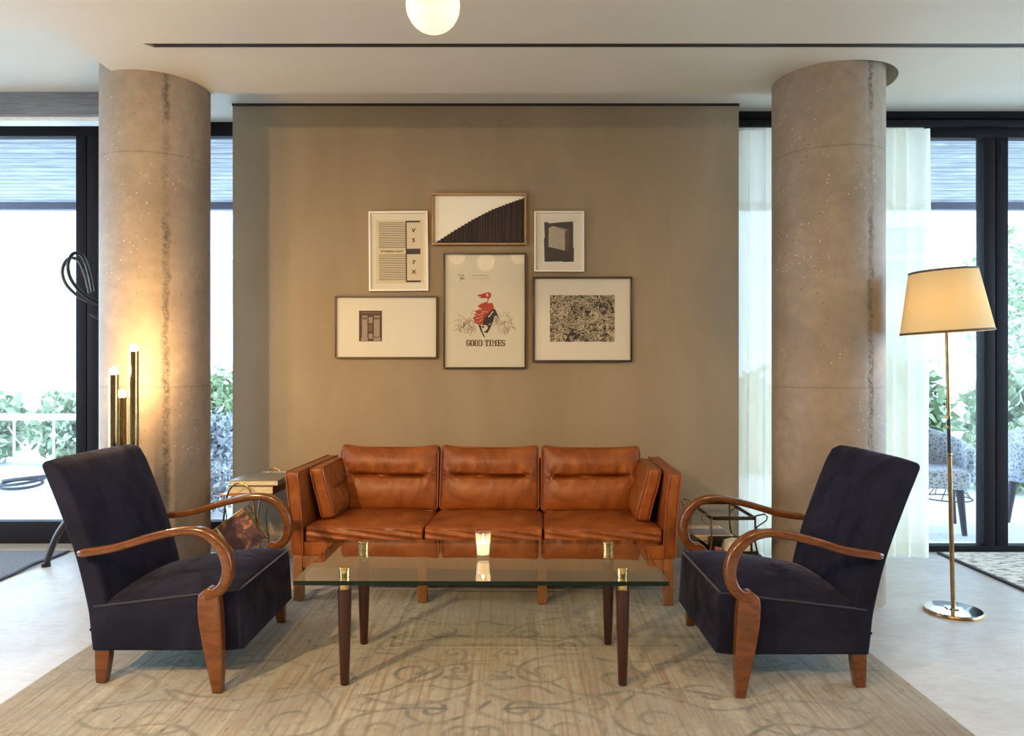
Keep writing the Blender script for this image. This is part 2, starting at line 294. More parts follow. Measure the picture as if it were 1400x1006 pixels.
# ------------------------------------------------------------ helpers: meshes
class MB:
    """collects shapes into one mesh"""
    def __init__(s): s.v = []; s.f = []; s.mi = []; s.cur = 0
    def add(s, vs, fs):
        o = len(s.v); s.v += [tuple(p) for p in vs]; s.f += [tuple(i+o for i in f) for f in fs]; s.mi += [s.cur]*len(fs); return s
    def box(s, x0, x1, y0, y1, z0, z1):
        vs = [(x, y, z) for x in (x0, x1) for y in (y0, y1) for z in (z0, z1)]
        return s.add(vs, [(0, 1, 3, 2), (4, 6, 7, 5), (0, 4, 5, 1), (2, 3, 7, 6), (0, 2, 6, 4), (1, 5, 7, 3)])
    def tube(s, pts, r, n=10, closed=False, flat=None, ref=None):
        """sweep; r scalar or list; flat=(a,b) section half sizes (superellipse) with ref = the fixed side direction"""
        P = [Vector(p) for p in pts]; k = len(P)
        T = []
        for i in range(k):
            a = P[(i-1) % k] if closed or i > 0 else P[i]; b_ = P[(i+1) % k] if closed or i < k-1 else P[i]
            T.append((b_-a).normalized())
        u = Vector(ref) if ref else None
        if u is None:
            u = Vector((0, 0, 1)) if abs(T[0].z) < .9 else Vector((1, 0, 0))
        vs = []; prev = None
        for i in range(k):
            if ref: side = (u - T[i]*u.dot(T[i])).normalized()
            else:
                base = prev if prev is not None else u
                side = (base - T[i]*base.dot(T[i])).normalized(); prev = side
            up = T[i].cross(side).normalized()
            rr = r[i] if isinstance(r, (list, tuple)) else r
            for j in range(n):
                a = 2*PI*j/n
                if flat:
                    fa, fb = flat[i] if isinstance(flat, list) else flat
                    ca, sa = cos(a), sin(a); e = .55
                    ox = math.copysign(abs(ca)**e, ca)*fa; oy = math.copysign(abs(sa)**e, sa)*fb
                else: ox, oy = cos(a)*rr, sin(a)*rr
                vs.append(P[i]+side*ox+up*oy)
        fs = []
        for i in range(k if closed else k-1):
            for j in range(n):
                a, b_ = i*n+j, i*n+(j+1) % n; c, d = ((i+1) % k)*n+(j+1) % n, ((i+1) % k)*n+j
                fs.append((a, b_, c, d))
        if not closed: fs += [tuple(range(n))[::-1], tuple((k-1)*n+j for j in range(n))]
        return s.add(vs, fs)
    def lathe(s, prof, n=32, c=(0, 0, 0), closed=False):
        vs = []; k = len(prof)
        for (r, z) in prof:
            for j in range(n): a = 2*PI*j/n; vs.append((c[0]+r*cos(a), c[1]+r*sin(a), c[2]+z))
        fs = [(i*n+j, i*n+(j+1) % n, (i+1)*n+(j+1) % n, (i+1)*n+j) for i in range(k-1) for j in range(n)]
        if closed: fs += [((k-1)*n+j, (k-1)*n+(j+1) % n, (j+1) % n, j) for j in range(n)]
        else:
            if prof[0][0] > 1e-6: fs.append(tuple(range(n))[::-1])
            if prof[-1][0] > 1e-6: fs.append(tuple((k-1)*n+j for j in range(n)))
        return s.add(vs, fs)
    def prism(s, poly, a0, a1, axis='y'):
        n = len(poly)
        def P(p, a):
            return {'y': (p[0], a, p[1]), 'x': (a, p[0], p[1]), 'z': (p[0], p[1], a)}[axis]
        vs = [P(p, a0) for p in poly]+[P(p, a1) for p in poly]
        return s.add(vs, [tuple(range(n)), tuple(range(2*n-1, n-1, -1))]+[(i, (i+1) % n, n+(i+1) % n, n+i) for i in range(n)])
    def sphere(s, c, r, n=24, m=14, sz=1.0):
        prof = [(max(1e-5, r*sin(PI*i/m)), -r*sz*cos(PI*i/m)) for i in range(m+1)]
        prof[0] = (1e-5, prof[0][1]); prof[-1] = (1e-5, prof[-1][1]); return s.lathe(prof, n, c)
    def build(s, name, mats, parent=None, smooth=True, bevel=0, loc=None, rot=None, auto=40, subsurf=0):
        me = bpy.data.meshes.new(name); me.from_pydata(s.v, [], s.f)
        mats = mats if isinstance(mats, (list, tuple)) else [mats]
        for m in mats: me.materials.append(m)
        bm = bmesh.new(); bm.from_mesh(me)
        for f, i in zip(bm.faces, s.mi): f.material_index = i
        bmesh.ops.recalc_face_normals(bm, faces=bm.faces)
        if bevel:
            es = [e for e in bm.edges if len(e.link_faces) == 2 and e.calc_face_angle(0) > .5]
            bmesh.ops.bevel(bm, geom=es, offset=bevel, segments=2, profile=.6, affect='EDGES', clamp_overlap=True)
        if smooth:
            for f in bm.faces: f.smooth = True
            for e in bm.edges:
                if len(e.link_faces) != 2 or e.calc_face_angle(0) > math.radians(auto): e.smooth = False
        bm.to_mesh(me); bm.free()
        o = bpy.data.objects.new(name, me); C.objects.link(o)
        if parent is not None: o.parent = parent
        if loc: o.location = loc
        if rot: o.rotation_euler = rot
        if subsurf:
            md = o.modifiers.new('sub', 'SUBSURF'); md.levels = subsurf; md.render_levels = subsurf
        return o
def thing(name, label, cat, loc=(0, 0, 0), rz=0, group=None):
    o = bpy.data.objects.new(name, None); C.objects.link(o); o.empty_display_size = .1
    o.location = loc; o.rotation_euler = (0, 0, rz); o['label'] = label; o['category'] = cat
    if group: o['group'] = group
    return o
def tag(o, label, cat, group=None, kind=None):
    o['label'] = label; o['category'] = cat
    if group: o['group'] = group
    if kind: o['kind'] = kind
    return o
def struct(o, kind='structure'): o['kind'] = kind; return o
def spline(pts, n=8, closed=False):
    """Catmull-Rom"""
    P = [np.array(p, float) for p in pts]; k = len(P); out = []
    for i in range(k if closed else k-1):
        p0 = P[(i-1) % k] if closed or i > 0 else 2*P[0]-P[1]; p1 = P[i]; p2 = P[(i+1) % k]
        p3 = P[(i+2) % k] if closed or i < k-2 else 2*P[-1]-P[-2]
        for j in range(n):
            t = j/n; out.append(tuple(.5*((2*p1)+(-p0+p2)*t+(2*p0-5*p1+4*p2-p3)*t*t+(-p0+3*p1-3*p2+p3)*t**3)))
    if not closed: out.append(tuple(P[-1]))
    return out
def soft_box(hx, hy, hz, r=.02, n=22, fn=None):
    """rounded, shaped box; fn(p) bends each point after rounding (p = numpy Nx3)"""
    bm = bmesh.new(); bmesh.ops.create_cube(bm, size=2)
    bmesh.ops.subdivide_edges(bm, edges=bm.edges[:], cuts=n, use_grid_fill=True)
    V = np.array([v.co[:] for v in bm.verts]); V = .45*V+.55*np.sin(V*PI/2)
    H = np.array([hx, hy, hz]); P = V*H
    R = np.minimum(r, H*.98); Q = np.clip(P, -(H-R), H-R); D = P-Q
    # map the cube corner region onto a rounded one
    L = np.linalg.norm(D/R, axis=1, keepdims=True); mx = np.max(np.abs(D/R), axis=1, keepdims=True)
    k = np.where(L > 1e-9, mx/np.maximum(L, 1e-9), 1); P = Q+D*k
    if fn is not None: P = fn(P, V)
    mb = MB(); mb.v = [tuple(p) for p in P]; mb.f = [tuple(v.index for v in f.verts) for f in bm.faces]; mb.mi = [0]*len(mb.f)
    bm.free(); return mb
def text(name, s, size, mat, parent, loc, rot=(PI/2, 0, 0), ext=.0003, sx=1.0, bold=0.0):
    cu = bpy.data.curves.new(name, 'FONT'); cu.body = s; cu.size = size; cu.extrude = ext; cu.offset = bold
    cu.align_x = 'CENTER'; cu.align_y = 'CENTER'; cu.resolution_u = 3
    tmp = bpy.data.objects.new(name+'_src', cu); C.objects.link(tmp)
    me = bpy.data.meshes.new_from_object(tmp.evaluated_get(bpy.context.evaluated_depsgraph_get()))
    bpy.data.objects.remove(tmp); bpy.data.curves.remove(cu)
    me.materials.clear(); me.materials.append(mat); me.name = name
    o = bpy.data.objects.new(name, me); C.objects.link(o); o.parent = parent
    o.location = loc; o.rotation_euler = rot; o.scale = (sx, 1, 1); return o
def px(x, y, d): return ((x-700)*d/1000, CH+(503-y)*d/1000)

# ------------------------------------------------------------ room shell
ZL, ZH = 2.76, 2.915
Z0 = -.06
XW = 5.6
struct(MB().box(-XW, XW, -3.6, 5.06, Z0, 0).build('floor', M['floor'], smooth=False))
RC = (1.721, 3.985, .284); LC = (-1.969, 4.05, .278)
RC = (1.700, 3.945, .283)
def ceiling_soffit():
    bm = bmesh.new()
    outer = [(-XW, -3.6), (XW, -3.6), (XW, 4.1), (-2.08, 4.1), (-2.08, 3.3), (-XW, 3.3)]
    # slot
    sl = [(-1.755, 3.472), (XW-.2, 3.472), (XW-.2, 3.520), (-1.72, 3.520)]
    hole = [(RC[0]+.045+.31*cos(a), RC[1]+.02+.31*sin(a)) for a in np.linspace(0, 2*PI, 49)[:-1]]
    cut = [p for p in hole if p[1] < 4.0999]
    # outer with a bite where the hole crosses the front edge
    hs = sorted(hole, key=lambda p: math.atan2(p[1]-RC[1], p[0]-RC[0]))
    cx, cy, rr = RC[0]+.045, RC[1]+.02, .31
    dx = math.sqrt(rr*rr-(4.1-cy)**2)
    a0 = math.atan2(4.1-cy, dx); a1 = math.atan2(4.1-cy, -dx)
    bite = [(cx+rr*cos(a), cy+rr*sin(a)) for a in np.linspace(a0, a1-2*PI, 60)]
    outer = [(-XW, -3.6), (XW, -3.6), (XW, 4.1)]+bite+[(-2.08, 4.1), (-2.08, 3.3), (-XW, 3.3)]
    mb = MB()
    loops = [outer, sl]
    for L in loops:
        vs = [bm.verts.new((p[0], p[1], ZL)) for p in L]
        for i in range(len(vs)): bm.edges.new((vs[i], vs[(i+1) % len(vs)]))
    bmesh.ops.triangle_fill(bm, use_beauty=True, use_dissolve=False, edges=bm.edges[:])
    r = bmesh.ops.extrude_face_region(bm, geom=bm.faces[:])
    bmesh.ops.translate(bm, verts=[v for v in r['geom'] if isinstance(v, bmesh.types.BMVert)], vec=(0, 0, ZH-ZL-.002))
    bmesh.ops.recalc_face_normals(bm, faces=bm.faces)
    me = bpy.data.meshes.new('ceiling_soffit'); bm.to_mesh(me); bm.free(); me.materials.append(M['ceiling'])
    o = bpy.data.objects.new('ceiling', me); C.objects.link(o); return struct(o)
ceiling_soffit()
struct(MB().box(-XW, XW, -3.6, 5.2, ZH, ZH+.12).build('ceiling', M['ceiling'], smooth=False))
struct(MB().box(-1.715, XW-.201, 3.473, 3.519, ZL+.004, ZH-.003).build('slot_dark_fill', M['slot'], smooth=False))  # black block filling the ceiling slot, standing for the shade inside
struct(MB().box(-1.795, 1.457, 4.70, 5.04, 0, ZH).build('wall_back', M['plaster'], smooth=False))
struct(MB().box(-1.795, 1.457, 4.685, 4.70, ZH-.012, ZH).build('shadow_gap_strip', M['slot'], smooth=False))  # dark strip standing for the shadow line along the wall top
struct(MB().box(-XW-.1, XW+.1, -3.7, -3.6, 0, ZH+.1).build('wall_front', M['plaster'], smooth=False))

def window_wall(name, X0, X1, Y, stiles, z_top, z_rail, z_bot, pos='y', flip=1):
    """dark framed glazing; runs along x at depth Y or along y at X=Y"""
    root = bpy.data.objects.new(name, None); C.objects.link(root); root['kind'] = 'structure'
    def bx(a0, a1, d0, d1, z0, z1):
        mb = MB()
        if pos == 'y': mb.box(a0, a1, Y+d0, Y+d1, z0, z1)
        else: mb.box(Y+d0*flip, Y+d1*flip, a0, a1, z0, z1)
        return mb
    bx(X0, X1, 0, .08, z_rail, z_top).build('window_frame', M['dark_frame'], root, bevel=.003)
    bx(X0, X1, 0, .08, 0, z_bot).build('window_frame', M['dark_frame'], root, bevel=.003)
    edges = [X0]
    for (a, b) in stiles:
        bx(a, b, -.005, .085, z_bot-.001, z_rail+.001).build('window_frame', M['dark_frame'], root, bevel=.004); edges += [a, b]
    edges.append(X1)
    for i in range(0, len(edges), 2):
        if edges[i+1]-edges[i] > .03:
            bx(edges[i], edges[i+1], .035, .045, z_bot, z_rail).build('pane', M['wglass'], root, smooth=False)
    return root
def zz(y, d): return CH+(503-y)*d/1000
YL, YR = 5.04, 4.85
window_wall('window_1', -XW, -1.795, YL, [(-XW, -XW+.08), (-3.003, -2.932), (-2.926, -2.852), ], zz(164, YL)+.0, zz(186, YL), zz(713, YL))
window_wall('window_2', 1.457, XW, YR, [(1.457, 1.49), (3.128, 3.203), (3.209, 3.288), (XW-.08, XW)], zz(163, YR), zz(188, YR), zz(746, YR))
# head over the left window: grey board beam in front of glazing
o = MB().box(-XW, -1.795, YL, YL+.08, zz(164, YL), ZH).build('trim_3', M['dark_frame'], smooth=False); struct(o)
bo = MB().box(-XW, -2.27, 4.49, 4.62, zz(157, 4.49), ZH).build('trim_4', M['beam'], smooth=False); struct(bo)
bo = MB().box(-XW, -2.27, 4.52, 4.62, zz(165, 4.52), zz(157, 4.49)-.001).build('trim_5', M['white'], smooth=False); struct(bo)
struct(MB().box(1.457, XW, YR-.02, YR+.06, zz(163, YR), ZH).build('trim_6', M['dark_frame'], smooth=False))
struct(MB().box(1.457, XW, YR-.07, YR-.02, zz(173, YR-.05), zz(165, YR-.05)).build('trim_7', M['dark_frame'], bevel=.002))
struct(MB().box(-XW, -1.8, 4.86, YL-.005, -.001, .012).build('trim_8', M['threshold'], smooth=False))
# glazed side walls, out of frame, that let the daylight in
window_wall('window_3', .4, 5.04, -XW, [(.4, .5), (2.6, 2.75), (4.9, 5.04)], ZH, 2.75, .12, 'x', -1)
window_wall('window_4', .4, 4.9, XW, [(.4, .5), (2.6, 2.75), (4.8, 4.9)], ZH, 2.75, .12, 'x', 1)
struct(MB().box(-XW-.1, -XW, -3.6, .4, 0, ZH).build('wall_left', M['white'], smooth=False))
struct(MB().box(XW, XW+.1, -3.6, .4, 0, ZH).build('wall_right', M['white'], smooth=False))

# ------------------------------------------------------------ columns
def column(c, label, rz):
    o = MB().lathe([(c[2], 0), (c[2], ZH-.002)], 96).build('concrete_column', M['concrete'], loc=(c[0], c[1], 0), rot=(0, 0, rz))
    return tag(o, label, 'column')
column(LC, 'round raw concrete column on the left, behind the tall brass tube lamp', .39)
column(RC, 'round raw concrete column on the right, in front of the white curtain', .14)

# ------------------------------------------------------------ rugs
def main_rug():
    x0, x1, y0, y1, st = -1.85, 1.53, 1.5, 4.02, .008
    nx, ny = int((x1-x0)/st)+1, int((y1-y0)/st)+1
    X, Y = np.meshgrid(np.linspace(x0, x1, nx), np.linspace(y0, y1, ny), indexing='ij')
    Zr = .006+.0015*np.sin(X*9+Y*4)*np.sin(Y*7)
    pat = np.zeros((nx, ny))
    def stroke(pts, w=.009, k=1.0):
        P = np.array(pts); seg = np.linalg.norm(np.diff(P, axis=0), axis=1)
        for i, L in enumerate(seg):
            for t in np.linspace(0, 1, max(2, int(L/.005))):
                p = P[i]*(1-t)+P[i+1]*t; ix, iy = int((p[0]-x0)/st), int((p[1]-y0)/st)
                a, b = max(0, ix-3), min(nx, ix+4); c, d = max(0, iy-3), min(ny, iy+4)
                if a >= b or c >= d: continue
                dd = np.hypot(X[a:b, c:d]-p[0], Y[a:b, c:d]-p[1])
                pat[a:b, c:d] = np.maximum(pat[a:b, c:d], k*np.clip(1.4-dd/w, 0, 1))
    def scroll(cx, cy, R, a0, turn, sg=1, k=1.0, tail=.0):
        n = 60; pts = []
        for i in range(n+1):
            t = i/n; r = R*(1-.82*t); a = a0+sg*turn*t*2*PI; pts.append((cx+r*cos(a), cy+r*sin(a)))
        if tail:
            p = np.array(pts[0]); d = p-np.array(pts[1]); d /= np.linalg.norm(d)
            q = np.array((-d[1], d[0]))*sg
            pts = [tuple(p+d*tail*s-q*tail*.45*s*s) for s in np.linspace(1, .1, 8)]+pts
        stroke(pts, .0100, k)
    xm = -.13
    for sx in (-1, 1):
        for (cx, cy, R, a, tn, g, k, tl) in [
            (.26, 2.92, .12, 2.2, 1.3, 1, 1, .25), (.55, 2.86, .11, .6, 1.2, -1, .9, .2), (.16, 2.60, .10, 4.2, 1.3, 1, .9, .2),
            (.33, 2.45, .13, 1.2, 1.2, -1, 1, .25), (.62, 2.52, .14, 2.6, 1.25, 1, .85, .3), (.86, 2.72, .13, 5.0, 1.2, -1, .75, .3),
            (1.08, 2.52, .15, 1.5, 1.3, 1, .7, .3), (.20, 3.36, .08, 2.0, 1.2, 1, .8, .15), (.38, 3.20, .07, .4, 1.2, -1, .7, .15),
            (.62, 3.30, .08, 3.8, 1.2, 1, .6, .2), (.95, 3.15, .12, 3.0, 1.2, -1, .55, .25), (1.2, 3.0, .13, .3, 1.3, 1, .6, .25),
            (.35, 3.72, .08, 4.5, 1.2, 1, .6, .2), (.75, 3.70, .09, 1.0, 1.2, -1, .5, .2), (1.35, 2.75, .14, 2.0, 1.3, 1, .6, .3),
            (.3, 2.15, .16, .5, 1.3, 1, .9, .3), (.75, 2.15, .16, 3.0, 1.3, -1, .8, .3), (1.2, 2.15, .16, 1, 1.3, 1, .7, .3), (1.5, 2.35, .12, 4, 1.2, -1, .6, .2), (.09, 2.95, .055, 1, 1.1, 1, .9, .1), (.12, 3.12, .05, 3, 1.1, -1, .7, .08), (.42, 2.66, .06, 5, 1.1, 1, .9, .12), (.05, 2.42, .06, 2, 1.1, -1, .9, .1), (.86, 2.92, .06, 1, 1.1, 1, .6, .1), (.5, 3.45, .06, 2, 1.1, 1, .5, .1), (.98, 2.36, .07, 0, 1.1, -1, .7, .15), (1.32, 3.2, .08, 2, 1.1, 1, .4, .15), (.48, 2.22, .07, 3, 1.1, 1, .8, .1)]:
            x = xm+sx*cx
            scroll(x, cy, R, a if sx > 0 else PI-a, tn, g*sx, k, tl)
        for (p, q, bend) in [((.0, 3.0), (.5, 2.72), .06), ((.05, 2.72), (.75, 2.66), -.07), ((.1, 2.5), (.5, 2.25), .05), ((.5, 2.72), (1.15, 2.76), .05),
                             ((.0, 3.25), (.42, 3.32), .05), ((.0, 2.86), (.3, 2.70), -.05), ((.7, 2.98), (1.3, 3.02), .05), ((.0, 3.5), (.55, 3.52), -.05), ((.9, 2.4), (1.4, 2.55), .05)]:
            pts = []
            for t in np.linspace(0, 1, 14):
                x = p[0]+(q[0]-p[0])*t; y = p[1]+(q[1]-p[1])*t+bend*sin(PI*t*2); pts.append((xm+sx*x, y))
            stroke(pts, .0095, .9)
        # petals at the middle motif
        for a in np.linspace(.3, 2.8, 6):
            stroke([(xm+sx*(.03+.09*sin(s*PI))*abs(cos(a))+sx*.02, 2.9+.14*s*sin(a)-.05) for s in np.linspace(0, 1, 8)], .009, .9)
    for y in (3.03, 3.16): stroke([(x0+.55+.004*i, y+.003*sin(i*.2)) for i in range(0, 560)], .006, .55)
    for y in (1.9,): stroke([(x0, y), (x1, y)], .008, .6)
    vs = np.stack([X, Y, Zr], -1).reshape(-1, 3)
    idx = np.arange(nx*ny).reshape(nx, ny)
    q = np.stack([idx[:-1, :-1], idx[1:, :-1], idx[1:, 1:], idx[:-1, 1:]], -1).reshape(-1, 4)
    # skirt down to the floor
    ring = np.concatenate([idx[:, 0], idx[-1, 1:], idx[::-1, -1][1:], idx[0, ::-1][1:-1]])
    sk = vs[ring].copy(); sk[:, 2] = 0.0003; base = len(vs); vs = np.vstack([vs, sk]); m = len(ring)
    q2 = np.array([(ring[i], base+i, base+(i+1) % m, ring[(i+1) % m]) for i in range(m)])
    q = np.vstack([q, q2])
    me = bpy.data.meshes.new('area_rug'); me.vertices.add(len(vs)); me.vertices.foreach_set('co', vs.astype(np.float32).ravel())
    me.loops.add(q.size); me.loops.foreach_set('vertex_index', q.astype(np.int32).ravel())
    me.polygons.add(len(q)); me.polygons.foreach_set('loop_start', (np.arange(len(q))*4).astype(np.int32))
    me.polygons.foreach_set('use_smooth', np.ones(len(q), bool))
    me.update(calc_edges=True); me.validate()
    ca = me.color_attributes.new('pattern', 'FLOAT_COLOR', 'POINT')
    pc = np.concatenate([pat.ravel(), np.zeros(m)]); col = np.stack([pc, pc, pc, np.ones_like(pc)], -1)
    ca.data.foreach_set('color', col.astype(np.float32).ravel())
    me.materials.append(M['rug'])
    o = bpy.data.objects.new('area_rug', me); C.objects.link(o)
    tag(o, 'large faded beige rug with grey scroll pattern under the glass table', 'rug')
main_rug()
r = thing('woven_rug', 'cream and grey woven rug by the right window', 'rug', (0, 0, 0))
MB().box(2.815, XW-.1, 1.6, 4.80, .001, .012).build('rug_field', M['rug2'], r, smooth=False)
MB().box(2.79, 2.814, 1.6, 4.80, .001, .013).build('binding', M['matedge'], r, smooth=False)
r = thing('door_mat', 'dark grey door mat by the left window', 'mat', (0, 0, 0))
MB().box(-XW+.1, -2.955, 2.2, 4.85, .001, .010).build('mat_field', M['mat'], r, smooth=False)
mb = MB(); pts = [(-2.94, y, .008+.012*max(0, sin((y-4.3)*7))**2*(y > 4.3)) for y in np.linspace(2.2, 4.85, 60)]
mb.tube(pts, 1, 8, flat=(.016, .003), ref=(1, 0, 0)); mb.build('binding', M['matedge'], r)

# ------------------------------------------------------------ sofa
def sofa():
    rz = math.atan2(-.081, 1.916)
    R = thing('leather_sofa', 'long cognac brown leather sofa with three cushions against the wall', 'sofa', (-.158, 3.765, .009), rz)
    L, PP, OK = M['leather'], M['leather_pipe'], M['oak']
    # wooden base
    mb = MB(); mb.box(-.955, .955, .006, .036, .172, .232); mb.box(-.955, .955, .70, .73, .172, .232)
    for s in (-1, 1): mb.box(s*.958-.015, s*.958+.015, .03, .72, .172, .232)
    mb.build('base_rail', OK, R, bevel=.003)
    for x in (-.958, -.307, .313, .958):
        for y in (.024, .74):
            MB().prism([(x-.0235, y-.023), (x+.0235, y-.023), (x+.0235, y+.024), (x-.0235, y+.024)], 0, .236, 'z').build('leg', OK, R, bevel=.003)
    # front apron, deck, back panel
    MB().box(-.955, .955, .012, .05, .233, .303).build('apron', L, R, bevel=.006)
    MB().box(-.95, .95, .05, .70, .25, .30).build('seat_deck', L, R)
    soft_box(.98, .035, .215, .02, 14).build('back_panel', L, R, loc=(0, .745, .445))
    # arms: panels flaring out towards the top, concave profile
    for s in (-1, 1):
        def fn(P, V, s=s):
            P = P.copy(); t = (V[:, 2]+1)/2; P[:, 0] += s*(.032*t**1.8)
            return P
        a = soft_box(.031, .388, .217, .012, 16, fn); a.build('arm', L, R, loc=(s*.962, .392, .450))
        for off in (-.031, .031):
            pts = [(s*(.962)+off+s*.032*((z-.235)/.43)**1.8, .002, z) for z in np.linspace(.24, .655, 12)]
            e = pts[-1]; pts += [(e[0], .008, .664), (e[0], .03, .668)]+[(e[0], y, .668) for y in np.linspace(.1, .77, 8)]
            MB().tube(pts, .0035, 6).build('piping', PP, R)
    # seat cushions
    segs = [(-.927, -.304), (-.300, .316), (.320, .929)]
    rr = random.Random(3)
    for i, (a, b) in enumerate(segs):
        hw, hd, hh = (b-a)/2, .335, .043
        ph = rr.random()*6
        def fn(P, V, ph=ph, hw=hw):
            P = P.copy(); x, y, z = V[:, 0], V[:, 1], V[:, 2]
            cr = (1-x**4)*(1-y**4)
            P[:, 2] += np.where(z > 0, .018, -.004)*cr*np.abs(z)
            P[:, 2] += np.where(z > .2, .003*np.sin(P[:, 0]*23+ph)*np.cos(P[:, 1]*17+ph)*cr, 0)
            # diagonal gathers on the front box strip
            f = np.clip((-y-.93)/.07, 0, 1)
            w = np.sin((P[:, 0]+P[:, 2]*1.1)*95+ph)*np.sin((P[:, 0]-P[:, 2]*1.1)*70)
            P[:, 1] -= f*(.009*(1-z**2)+.0055*w)
            return P
        c = soft_box(hw-.002, hd, hh, .018, 34, fn).build('seat_cushion', L, R, loc=((a+b)/2, .352, .332), rot=(-.035, 0, 0))
        mb = MB()
        for zf, in ((.036,), (-.036,)):
            lp = [(-hw+.02, -hd+.003, zf), (hw-.02, -hd+.003, zf), (hw-.004, -hd+.02, zf), (hw-.004, hd-.02, zf), (hw-.02, hd-.003, zf), (-hw+.02, hd-.003, zf), (-hw+.004, hd-.02, zf), (-hw+.004, -hd+.02, zf)]
            mb.tube(lp, .0036, 6, closed=True)
        mb.build('piping', PP, c)
    # back cushions
    segs = [(-.893, -.297), (-.292, .297), (.302, .893)]
    for i, (a, b) in enumerate(segs):
        hw, ht, hz = (b-a)/2, .070, .193
        ph = rr.random()*6
        def fn(P, V, ph=ph, hw=hw):
            P = P.copy(); x, y, z = V[:, 0], V[:, 1], V[:, 2]; fr = np.clip(-y, 0, 1)
            cr = (1-x**4)*(1-z**4)
            P[:, 1] -= fr*.048*cr
            z0 = .10+.02*np.sin(x*3+ph)
            env = np.clip((.82-np.abs(x))/.16, 0, 1)
            d = np.abs(z-z0)
            P[:, 1] += fr*env*(.040*np.exp(-(d/.05)**2)+.020*np.exp(-(d/.25)**2))
            # vertical wrinkles running out of the tuft
            for (xc, w_, am) in ((-.32, .035, .010), (.08, .03, .013), (.45, .035, .009), (-.62, .05, .012), (.66, .05, .012)):
                P[:, 1] -= fr*am*np.exp(-((x-xc-.1*(z-z0))/w_)**2)*np.exp(-(d/.28)**2)*np.clip(d/.06, 0, 1)
            # radiating folds at the ends of the tuft
            for s in (-1, 1):
                ang = np.arctan2(z-z0, (s*x-.80)); rad = np.hypot((z-z0), (s*x-.80))
                P[:, 1] += fr*.006*np.sin(ang*7+ph)*np.exp(-(rad/.22)**2)*np.clip(rad/.03, 0, 1)
            P[:, 2] += np.where(z > 0, .012*(x**4)*z-.004*(1-x**2), 0)
            P[:, 0] *= 1-.012*(z > .5)
            return P
        c = soft_box(hw-.002, ht, hz, .028, 52, fn)
        c = c.build('back_cushion', L, R, loc=((a+b)/2, .600, .548), rot=(-.19, 0, 0))
        mb = MB()
        for yf in (-ht+.008,):
            zt = hz-.008; lp = spline([(-hw+.03, yf, zt), (hw-.03, yf, zt), (hw-.006, yf, zt-.028), (hw-.004, yf, -zt+.02), (hw-.03, yf, -zt), (-hw+.03, yf, -zt), (-hw+.004, yf, -zt+.02), (-hw+.006, yf, zt-.028)], 1, True)
            mb.tube(lp, .0035, 6, closed=True)
        mb.build('piping', PP, c)
    # bolsters leaning against the arms
    for s in (-1, 1):
        def fn(P, V, s=s):
            P = P.copy(); cr = (1-V[:, 1]**4)*(1-V[:, 2]**4)
            P[:, 0] += V[:, 0]*.020*cr
            P[:, 0] += .003*np.sin(P[:, 1]*60+P[:, 2]*30)*cr
            P[:, 0] -= V[:, 0]*.016*np.exp(-((V[:, 2]-.05)/.10)**2)*(np.abs(V[:, 1]) < .7)
            P[:, 0] += s*.018*np.sin(V[:, 2]*1.5)
            return P
        c = soft_box(.036, .235, .142, .022, 26, fn).build('side_cushion', L, R, loc=(s*.884, .385, .533), rot=(0, s*.10, -s*.03))
        mb = MB(); hw, hz, = .235, .142
        for off in (-.034, .034):
            lp = [(off+s*.018*sin(z/hz*1.5), y, z) for (y, z) in [(-hw+.004, -hz+.02), (-hw+.002, -.05), (-hw+.002, .05), (-hw+.006, hz-.02), (-hw+.02, hz-.004), (hw-.02, hz-.004), (hw-.004, hz-.02), (hw-.004, -hz+.02), (hw-.02, -hz+.004), (-hw+.02, -hz+.004)]]
            mb.tube(lp, .0033, 6, closed=True)
        mb.build('piping', PP, c)
sofa()

# ------------------------------------------------------------ armchairs
def offset_poly(pts, d):
    n = len(pts); out = []
    A = sum(pts[i][0]*pts[(i+1) % n][1]-pts[(i+1) % n][0]*pts[i][1] for i in range(n))
    sg = 1 if A > 0 else -1
    for i in range(n):
        a, b, c = np.array(pts[i-1]), np.array(pts[i]), np.array(pts[(i+1) % n])
        t = (c-a); t = t/(np.linalg.norm(t)+1e-9); nrm = np.array((t[1], -t[0]))*sg
        out.append(tuple(b-nrm*d))
    return out
def pad(prof, half, r, bulge=None, ny=14):
    """side profile in xz lofted across y with rounded ends; bulge(x,z,v)->(dx,dz)"""
    mb = MB(); n = len(prof); secs = []
    for k in range(6):
        a = k/5*PI/2; secs.append((-half+r*(1-sin(a)), r*(1-cos(a))))
    ys = [(-half+r*(1-cos(k/5*PI/2)), r*(1-sin(k/5*PI/2))) for k in range(6)]
    mid = [(y, 0) for y in np.linspace(-half+r, half-r, ny)[1:-1]]
    secs = ys+mid+[(-y, d) for (y, d) in reversed(ys)]
    vs = []
    for (y, d) in secs:
        pr = offset_poly(prof, d); v = y/half
        for (x, z) in pr:
            dx, dz = bulge(x, z, v) if bulge else (0, 0); vs.append((x+dx, y, z+dz))
    fs = []
    for i in range(len(secs)-1):
        for j in range(n): fs.append((i*n+j, i*n+(j+1) % n, (i+1)*n+(j+1) % n, (i+1)*n+j))
    fs += [tuple(range(n)), tuple((len(secs)-1)*n+j for j in range(n))[::-1]]
    return mb.add(vs, fs)
